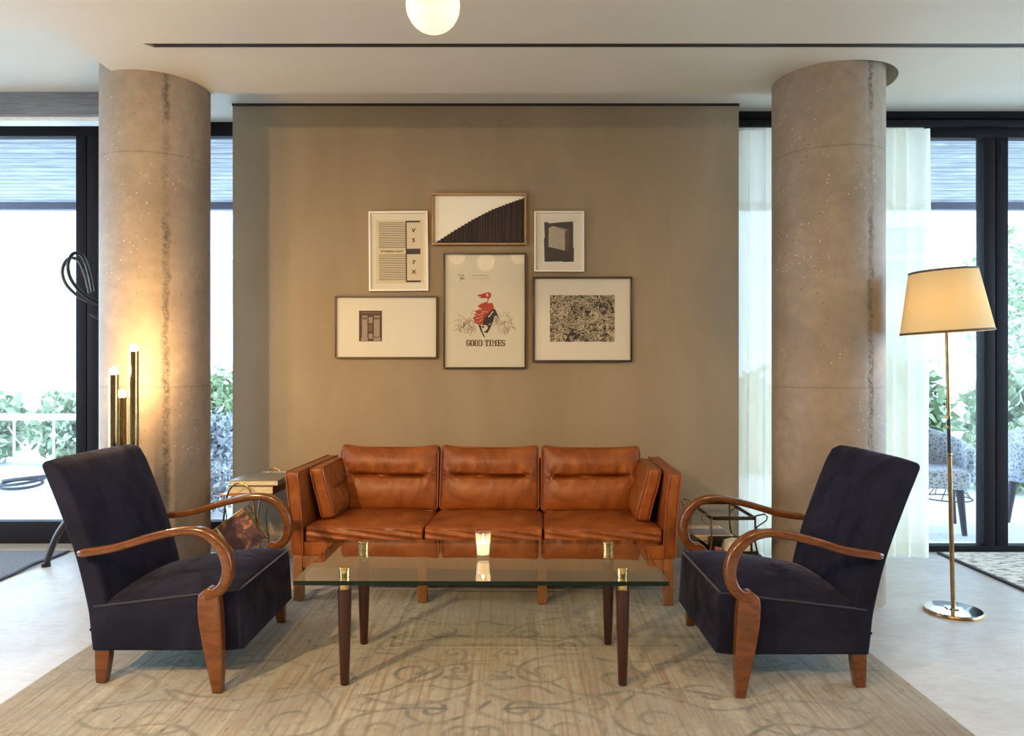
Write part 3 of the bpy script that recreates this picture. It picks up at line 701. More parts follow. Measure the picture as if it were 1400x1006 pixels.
def armchair():
    R = thing('bentwood_armchair', 'dark charcoal velvet armchair with looped wooden arms, on the left of the table', 'armchair', (-1.32, 3.115, .0085), 0, 'pair of velvet armchairs')
    V, VP, BW = M['velvet'], M['velvet_pipe'], M['bentwood']
    # boxed base
    def line(a, b, n): return [tuple(np.array(a)+(np.array(b)-np.array(a))*i/n) for i in range(n)]
    prof = line((-.287, .128), (.288, .128), 12)+line((.290, .135), (.277, .352), 8)+line((.272, .358), (-.30, .294), 14)+line((-.305, .288), (-.290, .135), 5)
    pad(prof, .315, .010).build('seat_base', V, R, auto=60)
    # domed seat with welt
    ztop = lambda x: .294+(.361-.294)*(x+.30)/.575
    nu, nv = 26, 26; vs = []; fs = []
    for i in range(nu+1):
        for j in range(nv+1):
            u, v = -1+2*i/nu, -1+2*j/nv
            u2, v2 = .6*u+.4*math.copysign(abs(sin(u*PI/2)), u), .6*v+.4*math.copysign(abs(sin(v*PI/2)), v)
            x = -.0125+.2845*u2; y = .311*v2
            e = (1-abs(u2)**6)*(1-abs(v2)**6)
            z = ztop(x)+.003+.016*e**.5+.036*(1-u2**2)*(1-v2**2)+.018*e*(.5+.5*u2)
            vs.append((x, y, z))
    for i in range(nu):
        for j in range(nv): a = i*(nv+1)+j; fs.append((a, a+nv+1, a+nv+2, a+1))
    ring = [i*(nv+1) for i in range(nu+1)]+[nu*(nv+1)+j for j in range(1, nv+1)]+[i*(nv+1)+nv for i in range(nu-1, -1, -1)]+[j for j in range(nv-1, 0, -1)]
    b0 = len(vs); vs += [(vs[k][0], vs[k][1], vs[k][2]-.02) for k in ring]; m = len(ring)
    fs += [(ring[i], ring[(i+1) % m], b0+(i+1) % m, b0+i) for i in range(m)]+[tuple(b0+i for i in range(m))]
    st = MB().add(vs, fs).build('seat', V, R, auto=70)
    lp = [(.275, y, .363) for y in np.linspace(-.308, .308, 12)]+[(x, .314, ztop(x)+.002) for x in np.linspace(.265, -.29, 12)]+[(x, -.314, ztop(x)+.002) for x in np.linspace(-.29, .265, 12)]
    MB().tube(lp, .0042, 6, closed=True).build('piping', VP, st)
    # backrest
    rear = spline([(-.296, .20), (-.308, .29), (-.352, .475), (-.415, .655), (-.474, .805)], 4)
    top = spline([(-.474, .805), (-.484, .835), (-.474, .851), (-.450, .854), (-.418, .838)], 3)[1:]
    front = spline([(-.418, .838), (-.385, .775), (-.325, .615), (-.277, .475), (-.238, .33), (-.225, .24)], 4)[1:]
    prof = rear+top+front
    def bul(x, z, v):
        w = (1-v**4)
        fr = max(0, min(1, (x-(-.30-.42*(z-.29)))/.05))
        return .022*w*fr*sin(PI*max(0, min(1, (z-.28)/.55))), .006*w*max(0, (z-.8)/.05)
    bk = pad(prof, .315, .012, bul, 20).build('backrest', V, R, auto=70)
    for y in (-.308, .308): MB().tube([(x+.008, y, z) for (x, z) in rear[3:]], .0035, 6).build('piping', VP, bk)
    # looped arms, front legs
    arm = [(-.318, .512), (-.24, .522), (-.167, .536), (-.064, .567), (.039, .592), (.115, .601), (.178, .586), (.230, .540), (.255, .468), (.243, .402), (.206, .366), (.176, .357)]
    path = spline(arm, 5); n = len(path)
    for s in (-1, 1):
        fl = []
        for i in range(n):
            t = i/(n-1); w = .0155+.0065*np.clip((t-.45)/.2, 0, 1); ln = .020+.005*np.clip((t-.3)/.3, 0, 1)
            if i == 0: w, ln = .008, .012
            if i == 1: w = .0145
            fl.append((ln, w))
        ym = [.352+.016*np.clip((k/n-.1)/.5, 0, 1) for k in range(n)]
        MB().tube([(p[0], s*y, p[1]) for p, y in zip(path, ym)], 1, 16, flat=fl, ref=(0, 1, 0)).build('arm', BW, R, auto=70)
        fr = spline([(.224, .378), (.232, .30), (.237, .20), (.240, .10), (.239, .0)], 4)
        bk_ = spline([(.203, .0), (.190, .06), (.168, .16), (.150, .265), (.147, .35), (.160, .376)], 4)
        prof = fr+bk_+spline([(.160, .376), (.188, .392), (.224, .378)], 3)[1:-1]
        mb = pad(prof, .0235, .007, None, 4)
        mb.v = [(x, y*(1-.25*max(0, (.2-z)/.2))+s*.368+s*.008*max(0, .2-z)/.2, z) for (x, y, z) in mb.v]
        mb.build('leg', BW, R, auto=50)
        prof = [(-.286, .135), (-.228, .135), (-.231, .09), (-.239, .04), (-.246, 0), (-.281, 0), (-.285, .06)]
        mb = pad(prof, .021, .005, None, 4); mb.v = [(x, y+s*.283, z) for (x, y, z) in mb.v]; mb.build('leg', BW, R, auto=50)
    return R
def copy_tree(o, parent=None):
    c = o.copy(); C.objects.link(c); c.parent = parent
    for ch in [q for q in bpy.data.objects if q.parent is o]: copy_tree(ch, c)
    return c
ac = armchair()
bpy.context.view_layer.update()
ac2 = copy_tree(ac); ac2.location = (1.061, 3.075, .0085); ac2.rotation_euler = (0, 0, PI)
ac2['label'] = 'navy velvet armchair with looped wooden arms, on the right of the table'

# ------------------------------------------------------------ glass table
def glass_table():
    R = thing('glass_coffee_table', 'rectangular glass coffee table with brass capped dark wooden legs on the rug', 'coffee table', (-.112, 3.03, .008), -.006)
    x0, x1, y0, y1, z0, z1 = -.706, .700, -.295, .365, .398, .415
    mb = MB(); mb.box(x0, x1, y0, y1, z0, z1)
    g = mb.build('glass_top', [M['tglass'], M['gedge']], R, smooth=False)
    me = g.data
    for p in me.polygons:
        if abs(p.normal.z) < .5: p.material_index = 1
    # chamfered bright arris
    for (x, y) in ((-.529, -.225), (.537, -.225), (-.541, .188), (.533, .188)):
        MB().lathe([(.0155, 0), (.017, .004), (.021, .12), (.0245, .25), (.0255, .34), (.0255, .366)], 24, (x, y, 0)).build('leg', M['darkleg'], R)
        MB().lathe([(.0215, .364), (.0215, .396), (.0195, .397), (.0195, .417), (.0215, .418), (.0215, .441), (.0235, .443), (.0235, .4475), (.021, .450)], 28, (x, y, 0)).build('brass_cap', M['brass'], R)
glass_table()
cup = thing('candle_glass', 'lit candle in a clear tumbler on the glass table', 'candle', (-.121, 3.07, .4232))
MB().lathe([(.0255, 0), (.027, .002), (.0285, .03), (.0325, .105), (.0328, .107), (.0315, .107), (.0275, .032), (.0260, .016), (.001, .014)], 32).build('tumbler', M['cupglass'], cup)
MB().lathe([(.0235, .0175), (.0268, .060), (.026, .064), (.001, .062)], 28).build('wax', M['wax'], cup)
MB().lathe([(.0005, .062), (.004, .067), (.006, .073), (.004, .082), (.0008, .092)], 12).build('flame', M['flame'], cup)

# ------------------------------------------------------------ lamps
def tube_lamp():
    R = thing('tube_floor_lamp', 'brass floor lamp of three tall tubes with bare bulbs by the left column', 'floor lamp', (-1.87, 3.50, 0))
    MB().lathe([(.078, 0), (.078, .014), (.075, .018), (.001, .018)], 48).build('base', M['brass'], R)
    for (p, D, top, r) in ((155.5, 3.46, 512, .0225), (166.5, 3.52, 543, .0205), (183, 3.51, 480, .0215)):
        x = (p-700)*D/1000+1.87; y = D-3.50; zt = CH+(503-top)*D/1000
        tb = MB().lathe([(r, .018), (r, zt), (r*.93, zt+.001), (r*.93, zt-.02), (.001, zt-.02)], 32, (x, y, 0)).build('tube', M['tubebrass'], R)
        MB().sphere((x, y, zt+.016), .0185, 16, 10).build('bulb', M['bulb'], tb)
tube_lamp()
def floor_lamp():
    R = thing('shaded_floor_lamp', 'brass floor lamp with a cream drum shade by the right window', 'floor lamp', (2.205, 3.655, 0))
    MB().lathe([(.134, 0), (.134, .006), (.130, .014)], 64).build('base_rim', M['oldbrass'], R)
    MB().lathe([(.129, .013), (.128, .018), (.042, .022), (.04, .028), (.001, .029)], 64).build('base', M['chrome'], R)
    P = thing('x', '', ''); bpy.data.objects.remove(P)
    t = -.024
    ob = MB().lathe([(.0105, .02), (.0105, .78)], 20).build('pole', M['oldbrass'], R, rot=(0, t, 0))
    MB().lathe([(.0085, .78), (.0085, .97)], 20).build('pole', M['black'], R, rot=(0, t, 0))
    MB().lathe([(.0085, .97), (.0085, 1.42), (.014, 1.425), (.014, 1.47)], 20).build('pole', M['oldbrass'], R, rot=(0, t, 0))
    for z in (.925, 1.068-.095): MB().lathe([(.009, z-.008), (.0135, z-.006), (.0135, z+.006), (.009, z+.008)], 20).build('collar', M['brass'], R, rot=(0, t, 0))
    MB().lathe([(.0095, .785), (.013, .787), (.013, .795), (.0095, .797)], 20).build('collar', M['brass'], R, rot=(0, t, 0))
    sh = MB().lathe([(.208, 0), (.152, .312), (.1505, .312), (.2065, 0)], 64, closed=True).build('lamp_shade', M['shade'], R, loc=(-.034, 0, 1.395), rot=(0, -.06, 0))
    MB().lathe([(.2095, 0), (.2075, .011), (.2055, .011), (.2065, 0)], 64, closed=True).build('trim_band', M['trim'], sh)
    MB().lathe([(.1545, .302), (.153, .313), (.150, .313), (.151, .302)], 64, closed=True).build('trim_band', M['trim'], sh)
    MB().sphere((0, 0, .115), .034, 16, 10).build('bulb', M['bulb2'], sh)
    mb = MB()
    for k in range(3):
        a = k*2*PI/3+.3; mb.tube([(0, 0, .05), (.204*cos(a)*.97, .204*sin(a)*.97, .012)], .0015, 6)
    mb.build('shade_spider', M['oldbrass'], sh)
floor_lamp()
GL = [(-.281, 2.60, 2.508, 'nearest the wall, hanging alone in view'), (-.268, 2.30, 2.466, 'cut by the top edge, just before the nearest one'), (-.63, 1.02, 2.49, None), (-.30, 1.00, 2.42, None),
      (-.31, .35, 2.53, None), (.085, 1.0, 2.50, None)]
g0 = None
for i, (x, y, z, w) in enumerate(GL):
    lab = ('opal glass pendant globe ' + w) if w else 'lit opal glass pendant globe behind the viewer, mirrored in the poster glass'
    R = thing('pendant_globe', lab, 'pendant lamp', (x, y, z), 0, 'opal globe pendants on the ceiling')
    if g0 is None: g0 = (MB().sphere((0, 0, 0), .096, 28, 16).build('globe', M['globe'], R),)
    else:
        c = g0[0].copy(); C.objects.link(c); c.parent = R
    MB().lathe([(.03, .088), (.03, .10), (.007, .105), (.007, ZL-z-.012), (.05, ZL-z-.010), (.05, ZL-z-.0005)], 20).build('stem', M['brass'], R)

for (x, y, w) in ADDED_SPOTS:
    R = thing('added_ceiling_spot', 'warm ceiling spot added behind the viewer to light the room', 'added light', (x, y, ZL), 0, 'added ceiling spots behind the viewer')  # unseen spots, added to supply the warm light
    MB().lathe([(.062, -.0005), (.062, -.004), (.050, -.006), (.046, -.0005)], 32, closed=True).build('trim_ring', M['white'], R)
    li = bpy.data.lights.new('added_spot_lamp', 'SPOT'); li.energy = w; li.color = (1.0, .69, .36); li.spot_size = 2.6; li.spot_blend = .9; li.shadow_soft_size = .045
    lo = bpy.data.objects.new('added_spot_lamp', li); C.objects.link(lo); lo.parent = R; lo.location = (0, 0, -.02); lo.rotation_euler = (.5, 0, 0)

# ------------------------------------------------------------ pictures
FD = .034
DF = 4.70-FD
SP = DF/1000
def picture(name, label, x0, y0, x1, y1, fmat, fw, back, glass=True, depth=FD, tilt=0):
    """frame given in photo pixels; returns (root, to-local fn)"""
    cx, cy = (x0+x1)/2, (y0+y1)/2
    X = (cx-700)*SP; Z = CH+(503-cy)*SP
    R = thing(name, label, 'picture', (X, 4.6995, Z), 0); R.rotation_euler = (0, tilt, 0)
    w, h = (x1-x0)/2*SP, (y1-y0)/2*SP
    mb = MB()
    mb.box(-w, w, -depth, 0, h-fw, h); mb.box(-w, w, -depth, 0, -h, -h+fw)
    mb.box(-w, -w+fw, -depth, 0, -h+fw, h-fw); mb.box(w-fw, w, -depth, 0, -h+fw, h-fw)
    mb.build('frame', fmat, R, bevel=.001)
    bd = MB().box(-w+fw, w-fw, -.012, -.002, -h+fw, h-fw).build('backing', back, R, smooth=False)
    if glass: MB().box(-w+fw, w-fw, -depth+.006, -depth+.0045, -h+fw, h-fw).build('glass', M['pglass'], R, smooth=False)
    def T(x, y): return ((x-cx)*SP, -(y-cy)*SP)
    return R, T
def flat(mbs, T, pts, y, th=.0006): mbs.prism([T(*p) for p in pts], y, y-th, 'y')
def rect(x0, y0, x1, y1): return [(x0, y0), (x1, y0), (x1, y1), (x0, y1)]
# 1 striped score
R, T = picture('framed_striped_print', 'white framed print of black horizontal stripes, upper left of the group', 504, 288.5, 585, 397.5, M['whiteframe'], .011, M['mount'], tilt=-.008)
mb = MB(); flat(mb, T, rect(513, 300, 578, 387), -.0125); pr = mb.build('print', M['cream'], R, smooth=False)
mb = MB()
for k in range(15):
    for y in (303.5+k*2.42, 347.5+k*2.42): flat(mb, T, rect(517, y, 554.5, y+.75), -.0133)
flat(mb, T, rect(554, 301, 555.6, 385), -.0133); flat(mb, T, rect(555, 301, 574, 303.3), -.0133); flat(mb, T, rect(555, 339.4, 574.3, 347), -.0133); flat(mb, T, rect(555, 383, 574.6, 385.3), -.0133)
mb.build('stripes', M['ink'], pr, smooth=False)
for ch, yy in (('V', 314.5), ('S', 328), ('7', 358.5), ('X', 371.5)):
    p = T(565, yy); text('lettering', ch, .034, M['ink'], pr, (p[0], -.0136, p[1]), bold=.0014, sx=1.1)
p = T(535.5, 343); text('lettering', 'ETTIVENDO CRAFT', .0165, M['ink'], pr, (p[0], -.0136, p[1]), bold=.0006, sx=1.0)
# 2 black and white weave
R, T = picture('framed_weaving', 'oak framed white and black diagonal weaving, topmost of the group', 591, 264.5, 719.5, 334.5, M['oakframe'], .009, M['mount'], glass=False, depth=.045)
mb = MB(); flat(mb, T, rect(594.5, 268, 716.5, 331), -.014, .004); pr = mb.build('white_weave', M['mount'], R, smooth=False)
cv = [(595, 331), (620, 315), (645.7, 299.6), (671, 286.7), (693.7, 278), (716.5, 270)]
top = []
nst = 52
for k in range(nst):
    x = 595+121.5*k/nst; x2 = 595+121.5*(k+1)/nst
    for (a, b) in zip(cv[:-1], cv[1:]):
        if a[0] <= x <= b[0]: y = a[1]+(b[1]-a[1])*(x-a[0])/(b[0]-a[0])
    y -= .8*(k % 2); top += [(x, y), (x2, y)]
mb = MB(); flat(mb, T, top+[(716.5, 331), (595, 331.2)], -.0185, .004); mb.build('black_weave', M['woven'], R, smooth=False)
# 3 small white frame, collage
R, T = picture('framed_block_collage', 'small white framed collage of a pale block on black, upper right of the group', 730.5, 288.5, 798.5, 371, M['whiteframe'], .009, M['mount'])
def cr4(pts): return [(725+x*.2187, 280+y*.2187) for (x, y) in pts]
mb = MB(); flat(mb, T, cr4([(88, 105), (112, 103), (114, 112), (205, 104), (270, 100), (270, 265), (275, 268), (273, 352), (205, 354), (205, 350), (115, 352), (90, 352), (86, 205), (92, 203)]), -.0125)
pr = mb.build('print', M['ink'], R, smooth=False)
mb = MB(); flat(mb, T, cr4([(116, 142), (140, 128), (218, 158), (218, 283), (114, 258)]), -.0133); mb.build('block_face', M['greyblk'], pr, smooth=False)
mb = MB(); flat(mb, T, cr4([(218, 158), (242, 152), (243, 272), (218, 283)]), -.0133); mb.build('block_side', M['brownblk'], pr, smooth=False)
mb = MB(); flat(mb, T, cr4([(140, 128), (242, 152), (218, 158)]), -.0137); mb.build('block_edge', M['ink2'], pr, smooth=False)
# 4 wide brown frame with small photo
R, T = picture('framed_small_photograph', 'wide thin framed mount with a small dark photograph, lower left of the group', 457.5, 404.5, 597.5, 489.5, M['brownframe'], .0075, M['mount'])
mb = MB(); flat(mb, T, rect(490, 424.3, 521.4, 466.5), -.0125); pr = mb.build('print', M['brownblk'], R, smooth=False)
def cr5(x0, y0, x1, y1): return rect(450+x0*.1107, 395+y0*.1107, 450+x1*.1107, 395+y1*.1107)
mb = MB()
for q in ((398, 325, 465, 600), (545, 325, 618, 600), (480, 345, 528, 420), (385, 600, 470, 640), (540, 590, 628, 640), (480, 550, 530, 612)): flat(mb, T, cr5(*q), -.0133)
mb.build('pale_posts', plain('pale_lilac_brown', (.40, .32, .27), .7), pr, smooth=False)
mb = MB()
for q in ((385, 280, 625, 300), (480, 440, 525, 520), (545, 345, 615, 375), (405, 345, 460, 375)): flat(mb, T, cr5(*q), -.0137)
mb.build('brown_blocks', plain('mid_brown', (.20, .125, .085), .7), pr, smooth=False)
# 5 poster
R, T = picture('framed_rider_poster', 'tall black framed poster with a red caped rider and GOOD TIMES lettering', 606, 345.5, 719, 503.5, M['blackframe'], .0085, M['paper'])
pr = R
def cr8(pts): return [(620+x*.0944, 390+y*.0944) for (x, y) in pts]
mb = MB()
for k, P in enumerate(([(340, 135), (400, 125), (440, 110), (490, 95), (530, 100), (548, 130), (535, 170), (510, 188), (460, 180), (372, 185), (400, 165), (355, 155)],
          [(500, 180), (514, 184), (478, 285), (466, 282)],
          [(348, 300), (390, 265), (470, 235), (500, 255), (560, 250), (580, 290), (585, 340), (540, 362), (430, 355), (370, 318)],
          [(298, 372), (360, 350), (430, 345), (540, 352), (505, 420), (450, 485), (420, 570), (350, 560), (290, 535), (305, 505), (275, 465), (320, 440), (290, 415), (340, 402)])):
    flat(mb, T, cr8(P), -.0125-.0001*k)
mb.build('red_rider', M['red'], pr, smooth=False)
mb = MB()
for k, P in enumerate(([(440, 470), (500, 405), (555, 345), (600, 338), (622, 380), (648, 450), (640, 492), (612, 470), (592, 440), (580, 500), (552, 570), (520, 640), (488, 692), (430, 672), (470, 655), (500, 612), (480, 575), (420, 572)],
          [(352, 560), (395, 575), (415, 660), (458, 750), (440, 750), (392, 660)], [(410, 590), (445, 585), (440, 612), (412, 610)])):
    flat(mb, T, cr8(P), -.0133-.0001*k)
mb.build('black_horse', M['ink'], pr, smooth=False)
mb = MB()
def stroke2(mb, P, w, y, th=.0004):
    P = [np.array(p, float) for p in P]
    for a, b in zip(P[:-1], P[1:]):
        d = b-a; L = np.linalg.norm(d)
        if L < 1e-6: continue
        n = np.array((-d[1], d[0]))/L*w/2
        flat(mb, T, [tuple(a+n), tuple(b+n), tuple(b-n), tuple(a-n)], y, th)
for P, w in (([(500, 455), (530, 430), (548, 400), (575, 375)], 14), ([(600, 450), (620, 440), (632, 480)], 14), ([(505, 570), (540, 550)], 9),
             ([(330, 430), (380, 420), (440, 400)], 6), ([(320, 480), (370, 470), (420, 440)], 6), ([(330, 525), (380, 515), (420, 490)], 6), ([(400, 385), (450, 375), (500, 385)], 6), ([(475, 120), (500, 130), (490, 155), (472, 140)], 18)):
    stroke2(mb, cr8(P), w*.0944, -.0142)
mb.build('cream_highlights', M['paper'], pr, smooth=False)
mb = MB(); rr = random.Random(5)
for (a, b, c, d, n) in ((50, 290, 430, 640, 40), (600, 850, 430, 640, 36)):
    for k in range(n):
        x, y = rr.uniform(a, b), rr.uniform(c, d); P = [(x, y)]; an = rr.uniform(0, 6.28)
        for q in range(5): an += rr.uniform(-1.0, 1.0); x += 17*cos(an); y += 24*sin(an); P.append((x, y))
        stroke2(mb, cr8(P), rr.uniform(3.5, 7)*.0944, -.0126)
for k in range(12):
    x = rr.choice([rr.uniform(60, 270), rr.uniform(620, 830)]); stroke2(mb, cr8([(x, 600), (x+10, 650), (x+rr.uniform(-5, 25), 700)]), .5, -.0126)
mb.build('sketched_figures', M['ink2'], pr, smooth=False)
mb = MB()
for k in range(26):
    a, q = rr.uniform(0, 6.28), rr.uniform(0, 5.2); x, y = 631+q*cos(a), 379+q*sin(a); stroke2(mb, [(x, y), (x+rr.uniform(-2, 2), y+rr.uniform(-2, 2))], .7, -.0126)
mb.build('emblem', plain('emblem_ink', (.16, .12, .08), .8), pr, smooth=False)
p = T(656.5, 376); text('lettering', 'Ukiiversa Wiemessis', .013, plain('small_ink', (.22, .17, .11), .8), pr, (p[0], -.0128, p[1]), sx=.98)
p = T(657, 379.8); text('lettering', 'a fair day gathering of friends', .0095, M['ink2'], pr, (p[0], -.0128, p[1]), sx=1.0)
# slab lettering
glyph = {'G': ['.####.', '##..##', '##...#', '##....', '##.###', '##..##', '##..##', '##..##', '.####.'], 'O': ['.####.', '##..##', '##..##', '##..##', '##..##', '##..##', '##..##', '##..##', '.####.'],
         'D': ['#####.', '.#..##', '.#..##', '.#..##', '.#..##', '.#..##', '.#..##', '.#..##', '#####.'], 'T': ['######', '#.##.#', '#.##.#', '..##..', '..##..', '..##..', '..##..', '..##..', '.####.'],
         'I': ['####', '.##.', '.##.', '.##.', '.##.', '.##.', '.##.', '.##.', '####'], 'M': ['##...###', '.##..##.', '.##.###.', '.#.#.##.', '.#.#.##.', '.#...##.', '.#...##.', '.#...##.', '###.####'],
         'E': ['######', '.##..#', '.##...', '.##.#.', '.####.', '.##.#.', '.##...', '.##..#', '######'], 'S': ['.####.', '##..##', '##...#', '###...', '.####.', '...###', '#...##', '##..##', '.####.'], ' ': ['...']*9}
mb = MB(); x = 637.2; s = .0; cw, chh = .895, .95
for ch in 'GOOD TIMES':
    g = glyph[ch]
    for r_, row in enumerate(g):
        c0 = 0
        while c0 < len(row):
            if row[c0] == '#':
                c1 = c0
                while c1 < len(row) and row[c1] == '#': c1 += 1
                flat(mb, T, rect(x+c0*cw, 464.4+r_*chh, x+c1*cw, 464.4+(r_+1.02)*chh), -.0126); c0 = c1
            else: c0 += 1
    x += (len(g[0])+.75)*cw*.93
mb.build('lettering', plain('brown_ink', (.11, .065, .04), .8), pr, smooth=False)
# 6 floral print
R, T = picture('framed_floral_print', 'black framed dense brown and cream floral print, lower right of the group', 728.5, 378, 864.5, 494.5, M['blackframe'], .011, M['mount'])
mb = MB(); flat(mb, T, rect(737, 386, 857, 486), -.0125, .001); sh = mb.build('sheet', M['mount'], R, smooth=False)
mb = MB(); flat(mb, T, rect(752, 403, 841, 467), -.0138, .001); mb.build('print', M['floral'], sh, smooth=False)

# ------------------------------------------------------------ curtain
def curtain():
    R = thing('white_curtain', 'floor length off white curtain hanging at the right window', 'curtain', (0, 0, 0))
    nx, nz = 460, 24; x0, x1 = 1.452, 2.665; zb, zt = .012, 2.755
    vs = []
    for i in range(nx+1):
        u = i/nx; x = x0+(x1-x0)*u
        ph = u*2*PI*13+1.6*sin(u*9)+.8*sin(u*23)
        for j in range(nz+1):
            w = j/nz; a = .030+.012*(1-w)+.006*sin(u*31)
            y = 4.70+a*sin(ph+.35*sin(w*3+u*12)*(1-w))+.012*sin(u*47+w*2)
            if x < 1.62: y += .05*(1-(x-1.452)/.168)
            z = zb+(zt-zb)*w+(.006*sin(u*31) if j == 0 else 0)+(.008*sin(ph) if j == nz else 0)
            vs.append((x+.010*cos(ph)+(.012*sin(w*4+u*5) if i == nx else 0), y, z))
    fs = [(i*(nz+1)+j, (i+1)*(nz+1)+j, (i+1)*(nz+1)+j+1, i*(nz+1)+j+1) for i in range(nx) for j in range(nz)]
    MB().add(vs, fs).build('cloth', M['curtain'], R, auto=80)
    mb = MB(); mb.box(1.46, 2.68, 4.76, 4.772, 2.768, 2.784); mb.build('rail', M['white'], R)
    for k in range(14):
        x = 1.49+k*.09; MB().tube([(x, 4.765, 2.77), (x+.01, 4.74, 2.765), (x+.012, 4.735, 2.745)], .004, 6).build('hook', M['white'], R)
curtain()

# ------------------------------------------------------------ coat stand
def coat_stand():
    cx, cy = -2.52, 4.62
    R = thing('bentwood_coat_stand', 'dark bentwood coat stand half hidden behind the left column', 'coat stand', (cx, cy, 0))
    CW = M['coatwood']
    MB().lathe([(.021, .38), (.023, .6), (.019, 1.2), (.016, 1.86), (.020, 1.90), (.012, 1.93), (.001, 1.935)], 20).build('pole', CW, R)
    for k in range(4):
        a = PI+.35+k*PI/2
        pr = spline([(.01, .62), (.03, .50), (.10, .40), (.20, .335), (.30, .20), (.355, .05), (.365, .0)], 5)
        MB().tube([(r*cos(a), r*sin(a), z) for (r, z) in pr], .019, 12).build('leg', CW, R)
        f = pr[-1]; MB().lathe([(.026, 0), (.026, .022), (.02, .025)], 16, (f[0]*cos(a), f[0]*sin(a), 0)).build('foot', CW, R)
    for k in range(6):
        a = PI+.12+k*PI/3
        pr = spline([(.015, 1.62), (.09, 1.625), (.19, 1.66), (.275, 1.74), (.300, 1.83), (.265, 1.905), (.205, 1.895), (.165, 1.80), (.140, 1.69)], 5)
        MB().tube([(r*cos(a), r*sin(a), z) for (r, z) in pr], .010, 10).build('hook', CW, R)
    for k in range(6):
        a = PI+.5+k*PI/3
        pr = spline([(.012, 1.52), (.06, 1.525), (.11, 1.545), (.125, 1.56)], 4)
        MB().tube([(r*cos(a), r*sin(a), z) for (r, z) in pr], .008, 8).build('peg', M['black'], R)
    MB().lathe([(.20, .335), (.212, .343), (.2, .351), (.188, .343)], 40, closed=True).build('ring', CW, R)
coat_stand()

# ------------------------------------------------------------ side tables and reading matter
def rack_table():
    R = thing('wire_side_table', 'small wire side table with a wooden top, left of the sofa', 'side table', (-1.50, 4.36, 0))
    Wr = M['wire']
    MB().box(-.145, .130, -.245, .245, .498, .508).build('tabletop', M['boardwood'], R, bevel=.002)
    for (a, b) in (((-.14, -.24), (-.14, .24)), ((.125, -.24), (.125, .24))):
        MB().tube([(a[0], a[1], .494), (b[0], b[1], .494)], .004, 8).build('top_rail', Wr, R)
    for y in (-.30, .285):
        pts = spline([(-.145, y, .006), (-.105, y, .35), (-.085, y, .49), (-.060, y, .556), (-.012, y, .583), (.036, y, .556), (.060, y, .49), (.085, y, .35), (.13, y, .006)], 6)
        MB().tube(pts, .0052, 8).build('hoop_leg', M['oldbrass'], R)
    mb = MB()
    for x in (-.115, .105): mb.tube([(x*.78, -.30, .488), (x*.78, .285, .488)], .0035, 6); mb.tube([(x*1.12, -.30, .17), (x*1.12, .285, .17)], .0035, 6)
    for s in (-1, 1): mb.tube([(s*.13, -.22, .497), (s*.11, -.235, .38), (s*.15, -.2, .006)], .003, 6)
    mb.tube([(-.15, -.23, .506), (-.185, -.25, .512), (-.15, -.2, .52)], .0022, 6)
    mb.build('brace', Wr, R)
    # tilted wire basket hung in the front hoop
    B = []
    a = math.radians(36); ux, uz = cos(a)*1.0, sin(a); vx, vz = sin(a), -cos(a)
    def q(u, v, y): return (-.168+u*ux+v*vx, y, .312+u*uz-.0+v*vz)
    mb = MB(); w, h = .235, .215
    for y in (-.325, -.265): mb.tube([q(0, 0, y), q(w, 0, y), q(w, h, y), q(0, h, y)], .0038, 6, closed=True)
    for k in range(9):
        t = k/8*w; mb.tube([q(t, 0, -.325), q(t, 0, -.265), q(t, h, -.265)], .0026, 6)
    for k in range(6):
        t = k/5*h; mb.tube([q(0, t, -.325), q(0, t, -.265)], .0026, 6); mb.tube([q(w, t, -.325), q(w, t, -.265)], .0026, 6)
    for k in range(9):
        t = k/8*w; mb.tube([q(t, h, -.325), q(t, h, -.265)], .0026, 6)
    mb.build('wire_basket', M['brass'], R)
    # magazines in the basket
    for i, (yy, mm, lab) in enumerate(((-.318, M['magazine'], 'glossy magazine with a dark purple and amber cover in the wire basket'), (-.308, M['pages'], 'cream paged magazine behind the purple one in the wire basket'))):
        t = thing('magazine', lab, 'magazine', (-1.50, 4.36, 0))
        x_, z_ = 0, 0
        def qq(u, v): p = q(u, v, 0); return (p[0], p[2])
        of = -.010*i
        mb = MB(); mb.prism([qq(.045+of, .004), qq(.222+of, .004), qq(.222+of, .205), qq(.045+of, .205)], yy, yy+.002, 'y'); mb.build('cover', mm, t, smooth=False)
        mb = MB(); mb.prism([qq(.040+of, .006), qq(.220+of, .006), qq(.220+of, .203), qq(.040+of, .203)], yy+.0021, yy+.0085, 'y'); mb.build('page_block', M['pages'], t, smooth=False)
rack_table()
def book(name, label, x0, x1, y0, y1, z0, z1, cov, spine=True, rz=0):
    cx, cy = (x0+x1)/2, (y0+y1)/2; R = thing(name, label, 'book', (cx, cy, z0), rz)
    w, d, h = (x1-x0)/2, (y1-y0)/2, z1-z0; t = .0028
    mb = MB(); mb.box(-w, w, -d, d, 0, t); mb.box(-w, w, -d, d, h-t, h); mb.box(w-t, w, -d, d, t, h-t)
    mb.build('cover', cov, R, bevel=.0008)
    MB().box(-w+.004, w-t-.0005, -d+.004, d-.004, t+.0001, h-t-.0001).build('page_block', M['pages'], R, smooth=False); return R
book('art_book', 'thick maroon hardback, lower of two books on the wire side table', -1.605, -1.345, 4.13, 4.47, .5085, .5535, M['cover_maroon'], rz=-.02)
b2 = book('art_book', 'grey hardback with white letters, on top of the maroon book', -1.60, -1.325, 4.14, 4.52, .554, .584, M['cover_grey'])
text('lettering', 'LE HAUT', .052, M['white'], b2, (.035, .145, .0303), rot=(0, 0, 0), sx=.95, bold=.002)

